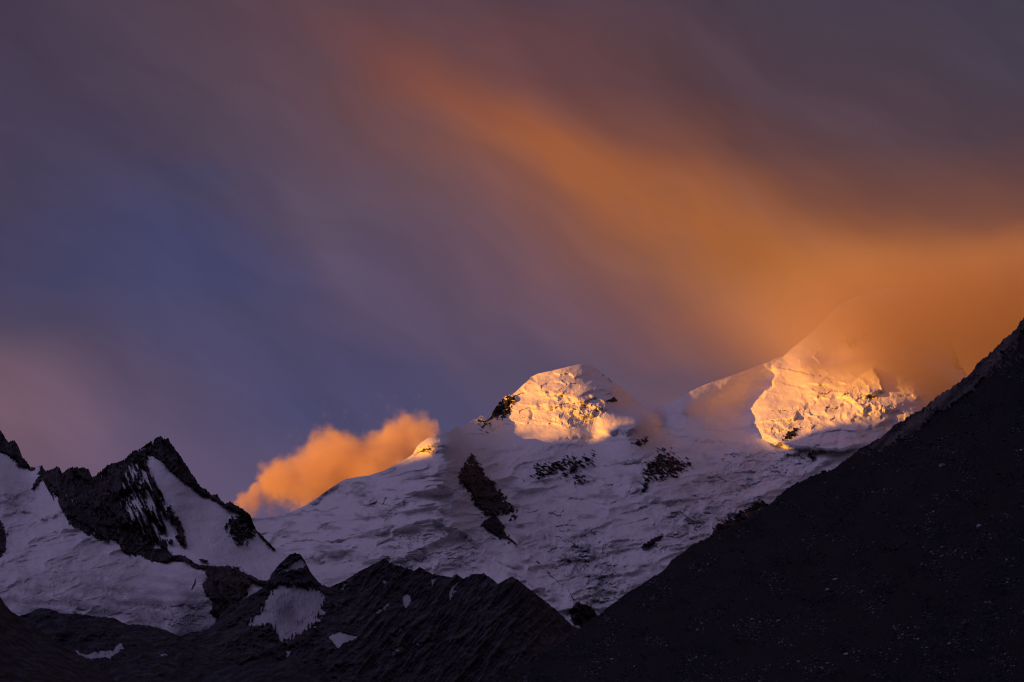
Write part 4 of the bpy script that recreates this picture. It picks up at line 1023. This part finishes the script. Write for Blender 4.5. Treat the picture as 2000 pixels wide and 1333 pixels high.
def stone_mat():
    m = bpy.data.materials.new('loose_stones'); m.use_nodes = True; g = NT(m.node_tree); bs = g.n['Principled BSDF']
    a = g.new('ShaderNodeAttribute', attribute_name='tone')
    r = g.new('ShaderNodeValToRGB'); g.link(a.outputs['Fac'], r.inputs[0]); e = r.color_ramp.elements
    e[0].color = (0.014, 0.014, 0.018, 1); e[1].color = (0.42, 0.42, 0.48, 1)
    for p, c in ((.45, (0.036, 0.036, 0.043, 1)), (.75, (0.105, 0.105, 0.122, 1))):
        x = e.new(p); x.color = c
    g.link(r.outputs[0], bs.inputs['Base Color']); bs.inputs['Roughness'].default_value = .85; bs.inputs['Specular IOR Level'].default_value = .2
    return m


def build_scree(count=70000):
    rs = np.random.RandomState(21)
    protos = []
    for k in range(6):
        bm = hull(np.random.RandomState(50 + k), 9); import bmesh
        bmesh.ops.triangulate(bm, faces=bm.faces[:])
        # keep the small ones light: undo the bevel by a plain hull
        bm.free(); bm = bmesh.new()
        r2 = np.random.RandomState(50 + k)
        for i in range(9):
            v = r2.normal(size=3); v /= np.linalg.norm(v); v[2] *= .6; v[0] *= 1.2; bm.verts.new(v)
        r = bmesh.ops.convex_hull(bm, input=bm.verts)
        bm.verts.ensure_lookup_table(); bm.verts.index_update()
        protos.append((np.array([v.co[:] for v in bm.verts]), np.array([[v.index for v in f.verts] for f in bm.faces]))); bm.free()
    X, Y, P = KF['X'], KF['Y'], KF['P']
    nr, nc = X.shape
    J = rs.randint(3, nc - 72, count * 3); I = rs.randint(2, nr - 3, count * 3)
    dens = fbm(X[I, J] / 60, Y[I, J] / 34, 4, 850)
    ok = (rs.rand(len(J)) < np.clip(.30 + 2.2 * dens, .03, 1)) & (X[I, J] < 2010) & (Y[I, J] < 1345)
    J, I = J[ok][:count], I[ok][:count]
    C = P[I, J] + (P[I + 1, J] - P[I, J]) * rs.rand(len(J))[:, None] + (P[I, J + 1] - P[I, J]) * rs.rand(len(J))[:, None]
    size = np.exp(rs.normal(-1.45, .55, len(J))) * (C[:, 1] / 900.0) ** .5
    size = np.clip(size, .09, 1.5)
    tone = np.clip(rs.beta(1.3, 2.4, len(J)), 0, 1) * np.clip(1.1 + fbm(X[I, J] / 90, Y[I, J] / 40, 2, 851), .5, 1.4)
    V = []; Fc = []; T = []; off = 0
    ang = rs.rand(len(J)) * 6.28; pk = rs.randint(0, 6, len(J))
    for k in range(6):
        m = pk == k; pv, pf = protos[k]; c, s_ = np.cos(ang[m]), np.sin(ang[m]); n = m.sum()
        sx = .7 + .6 * rs.rand(n); x = pv[None, :, 0] * sx[:, None]; y = pv[None, :, 1]; z = np.repeat(pv[None, :, 2], n, 0)
        q = np.stack([x * c[:, None] - y * s_[:, None], x * s_[:, None] + y * c[:, None], z + .15], -1) * size[m][:, None, None] + C[m][:, None]
        V.append(q.reshape(-1, 3)); Fc.append((pf[None] + (np.arange(n) * len(pv))[:, None, None] + off).reshape(-1, 3)); T.append(np.repeat(tone[m], len(pv)))
        off += n * len(pv)
    V = np.concatenate(V); Fc = np.concatenate(Fc); T = np.concatenate(T)
    me = bpy.data.meshes.new('scree'); me.vertices.add(len(V)); me.vertices.foreach_set('co', V.reshape(-1).astype(np.float32))
    me.loops.add(Fc.size); me.loops.foreach_set('vertex_index', Fc.reshape(-1).astype(np.int32))
    me.polygons.add(len(Fc)); me.polygons.foreach_set('loop_start', np.arange(len(Fc), dtype=np.int32) * 3); me.update(calc_edges=True)
    a = me.attributes.new('tone', 'FLOAT', 'POINT'); a.data.foreach_set('value', T.astype(np.float32))
    me.materials.append(stone_mat()); o = bpy.data.objects.new('scree', me); COL.objects.link(o)
    o['kind'] = 'stuff'; o['label'] = 'loose dark stones scattered over the scree slope'
build_scree()

BOULDERS = [  # px, py, width px, pale, label or None
    (1840, 911, 11, 1, 'largest pale grey boulder on the dark scree slope, high on its right side'),
    (1887, 1220, 16, 0, 'low dark grey boulder alone on smooth scree near the lower right corner'),
    (1609, 922, 9, 0, 'dark boulder standing on the skyline crest of the scree slope'),
    (1746, 890, 5, 1, 'small pale boulder just under the crest, upper left of the largest pale boulder'),
    (1612, 944, 5, 1, 'small pale boulder just below the dark skyline boulder'),
    (1935, 1137, 8, 0, 'grey boulder on brown scree, above the low dark boulder near the corner'),
    (1792, 968, 8, 0, 'dark grey boulder below and left of the largest pale boulder'),
    (1815, 1052, 6, 1, 'small pale boulder in the bluish stone patch at the middle of the slope'),
    (1960, 933, 6, 0, 'grey boulder near the right edge, right of and below the largest pale boulder'),
    (1784, 1277, 8, 0, 'grey boulder close to the bottom edge of the slope, left of the low dark boulder'),
    (1944, 1183, 8, 0, 'grey boulder just above and right of the low dark boulder'),
    (1247, 1183, 6, 0, 'grey boulder on the lower left part of the slope below the crest'),
    (1374, 1168, 6, 0, 'grey boulder on the left half of the slope, right of the lower left one'),
    (1922, 1069, 8, 0, 'dark boulder on the right side of the slope, halfway down'),
    (1868, 1029, 6, 0, 'dark grey boulder beside the bluish stone patch, upper right of it'),
    (1962, 861, 7, 0, 'dark boulder high on the slope by the right edge, above the largest pale boulder'),
    (1133, 1291, 5, 0, 'grey boulder lowest on the left toe of the slope'),
    (1578, 1281, 5, 0, 'grey boulder near the bottom edge in the middle of the slope'),
    (1612, 1189, 5, 0, 'grey boulder alone below the middle of the slope'),
]
MB_P = plain_rock('pale_boulder', (0.30, 0.29, 0.31), (0.20, 0.19, 0.20), 1.3)
MB_D = plain_rock('grey_boulder', (0.085, 0.083, 0.095), (0.045, 0.045, 0.052), 1.3)
for k, (px, py, w, pale, lab) in enumerate(BOULDERS):
    p, n = slope_point(px, py)
    bm = hull(np.random.RandomState(300 + k), 16)
    me = bpy.data.meshes.new('boulder'); bm.to_mesh(me); bm.free(); me.materials.append(MB_P if pale else MB_D)
    o = bpy.data.objects.new('boulder', me); COL.objects.link(o)
    r = w * .68 * p[1] / F_PX
    o.location = Vector(p) + Vector(n) * r * .25; o.scale = (r, r * .9, r * (.85 if pale else .7)); o.rotation_euler = (0.1 * (k % 3), .12 * (k % 4 - 1.5), k * 1.7)
    o['category'] = 'boulder'; o['group'] = 'boulders on the scree slope'
    o['label'] = lab


# ------------------------------------------------------------------ two birds high above the right summit
def bird(px, py, Y, yaw, roll, label):
    import bmesh
    bm = bmesh.new()
    # body: rings along the flight direction (x)
    prof = [(-.30, .012, .0), (-.22, .030, .0), (-.10, .055, -.005), (.02, .062, -.006), (.10, .050, 0), (.15, .034, .006), (.18, .036, .012), (.205, .030, .013), (.225, .012, .010), (.255, .003, .004)]
    rings = []
    for (x, r, z) in prof:
        rings.append([bm.verts.new((x, math.cos(a) * r, z + math.sin(a) * r * .9)) for a in [i * math.pi / 4 for i in range(8)]])
    for a, b in zip(rings[:-1], rings[1:]):
        for i in range(8): bm.faces.new((a[i], a[(i + 1) % 8], b[(i + 1) % 8], b[i]))
    bm.faces.new(rings[0][::-1]); bm.faces.new(rings[-1])
    def slab(top):
        t = [bm.verts.new(v) for v in top]; b = [bm.verts.new((v[0], v[1], v[2] - .008)) for v in top]; n = len(t)
        bm.faces.new(t); bm.faces.new(b[::-1])
        for i in range(n): bm.faces.new((t[i], b[i], b[(i + 1) % n], t[(i + 1) % n]))
    slab([(-.20, .02, .005), (-.42, .07, .0), (-.44, 0, .0), (-.42, -.07, .0), (-.20, -.02, .005)])      # fanned tail
    for s_ in (-1, 1):
        slab([(.11, .03 * s_, .02), (.17, .22 * s_, .09), (-.02, .24 * s_, .08), (-.06, .03 * s_, .015)])
        slab([(.17, .22 * s_, .09), (.11, .42 * s_, .10), (.02, .55 * s_, .08), (-.04, .50 * s_, .075), (-.05, .40 * s_, .075), (-.02, .24 * s_, .08)])
    bmesh.ops.recalc_face_normals(bm, faces=bm.faces[:])
    me = bpy.data.meshes.new('bird'); bm.to_mesh(me); bm.free(); me.materials.append(M_BIRD)
    o = bpy.data.objects.new('bird', me); COL.objects.link(o); o.location = at(px, py, Y); o.scale = (1.7, 1.7, 1.7)
    o.rotation_euler = (math.radians(roll), 0, math.radians(yaw)); o['label'] = label; o['category'] = 'bird'; o['group'] = 'birds gliding high in the sky'
M_BIRD = plain_rock('black_feathers', (0.012, 0.012, 0.014), (0.02, 0.02, 0.024), 30)
bird(1602, 186.7, 1500, 60, 35, 'tiny dark bird in the upper sky, the lower left one of the pair')
bird(1658, 169.6, 1540, 55, 32, 'tiny dark bird in the upper sky, the upper right one of the pair')
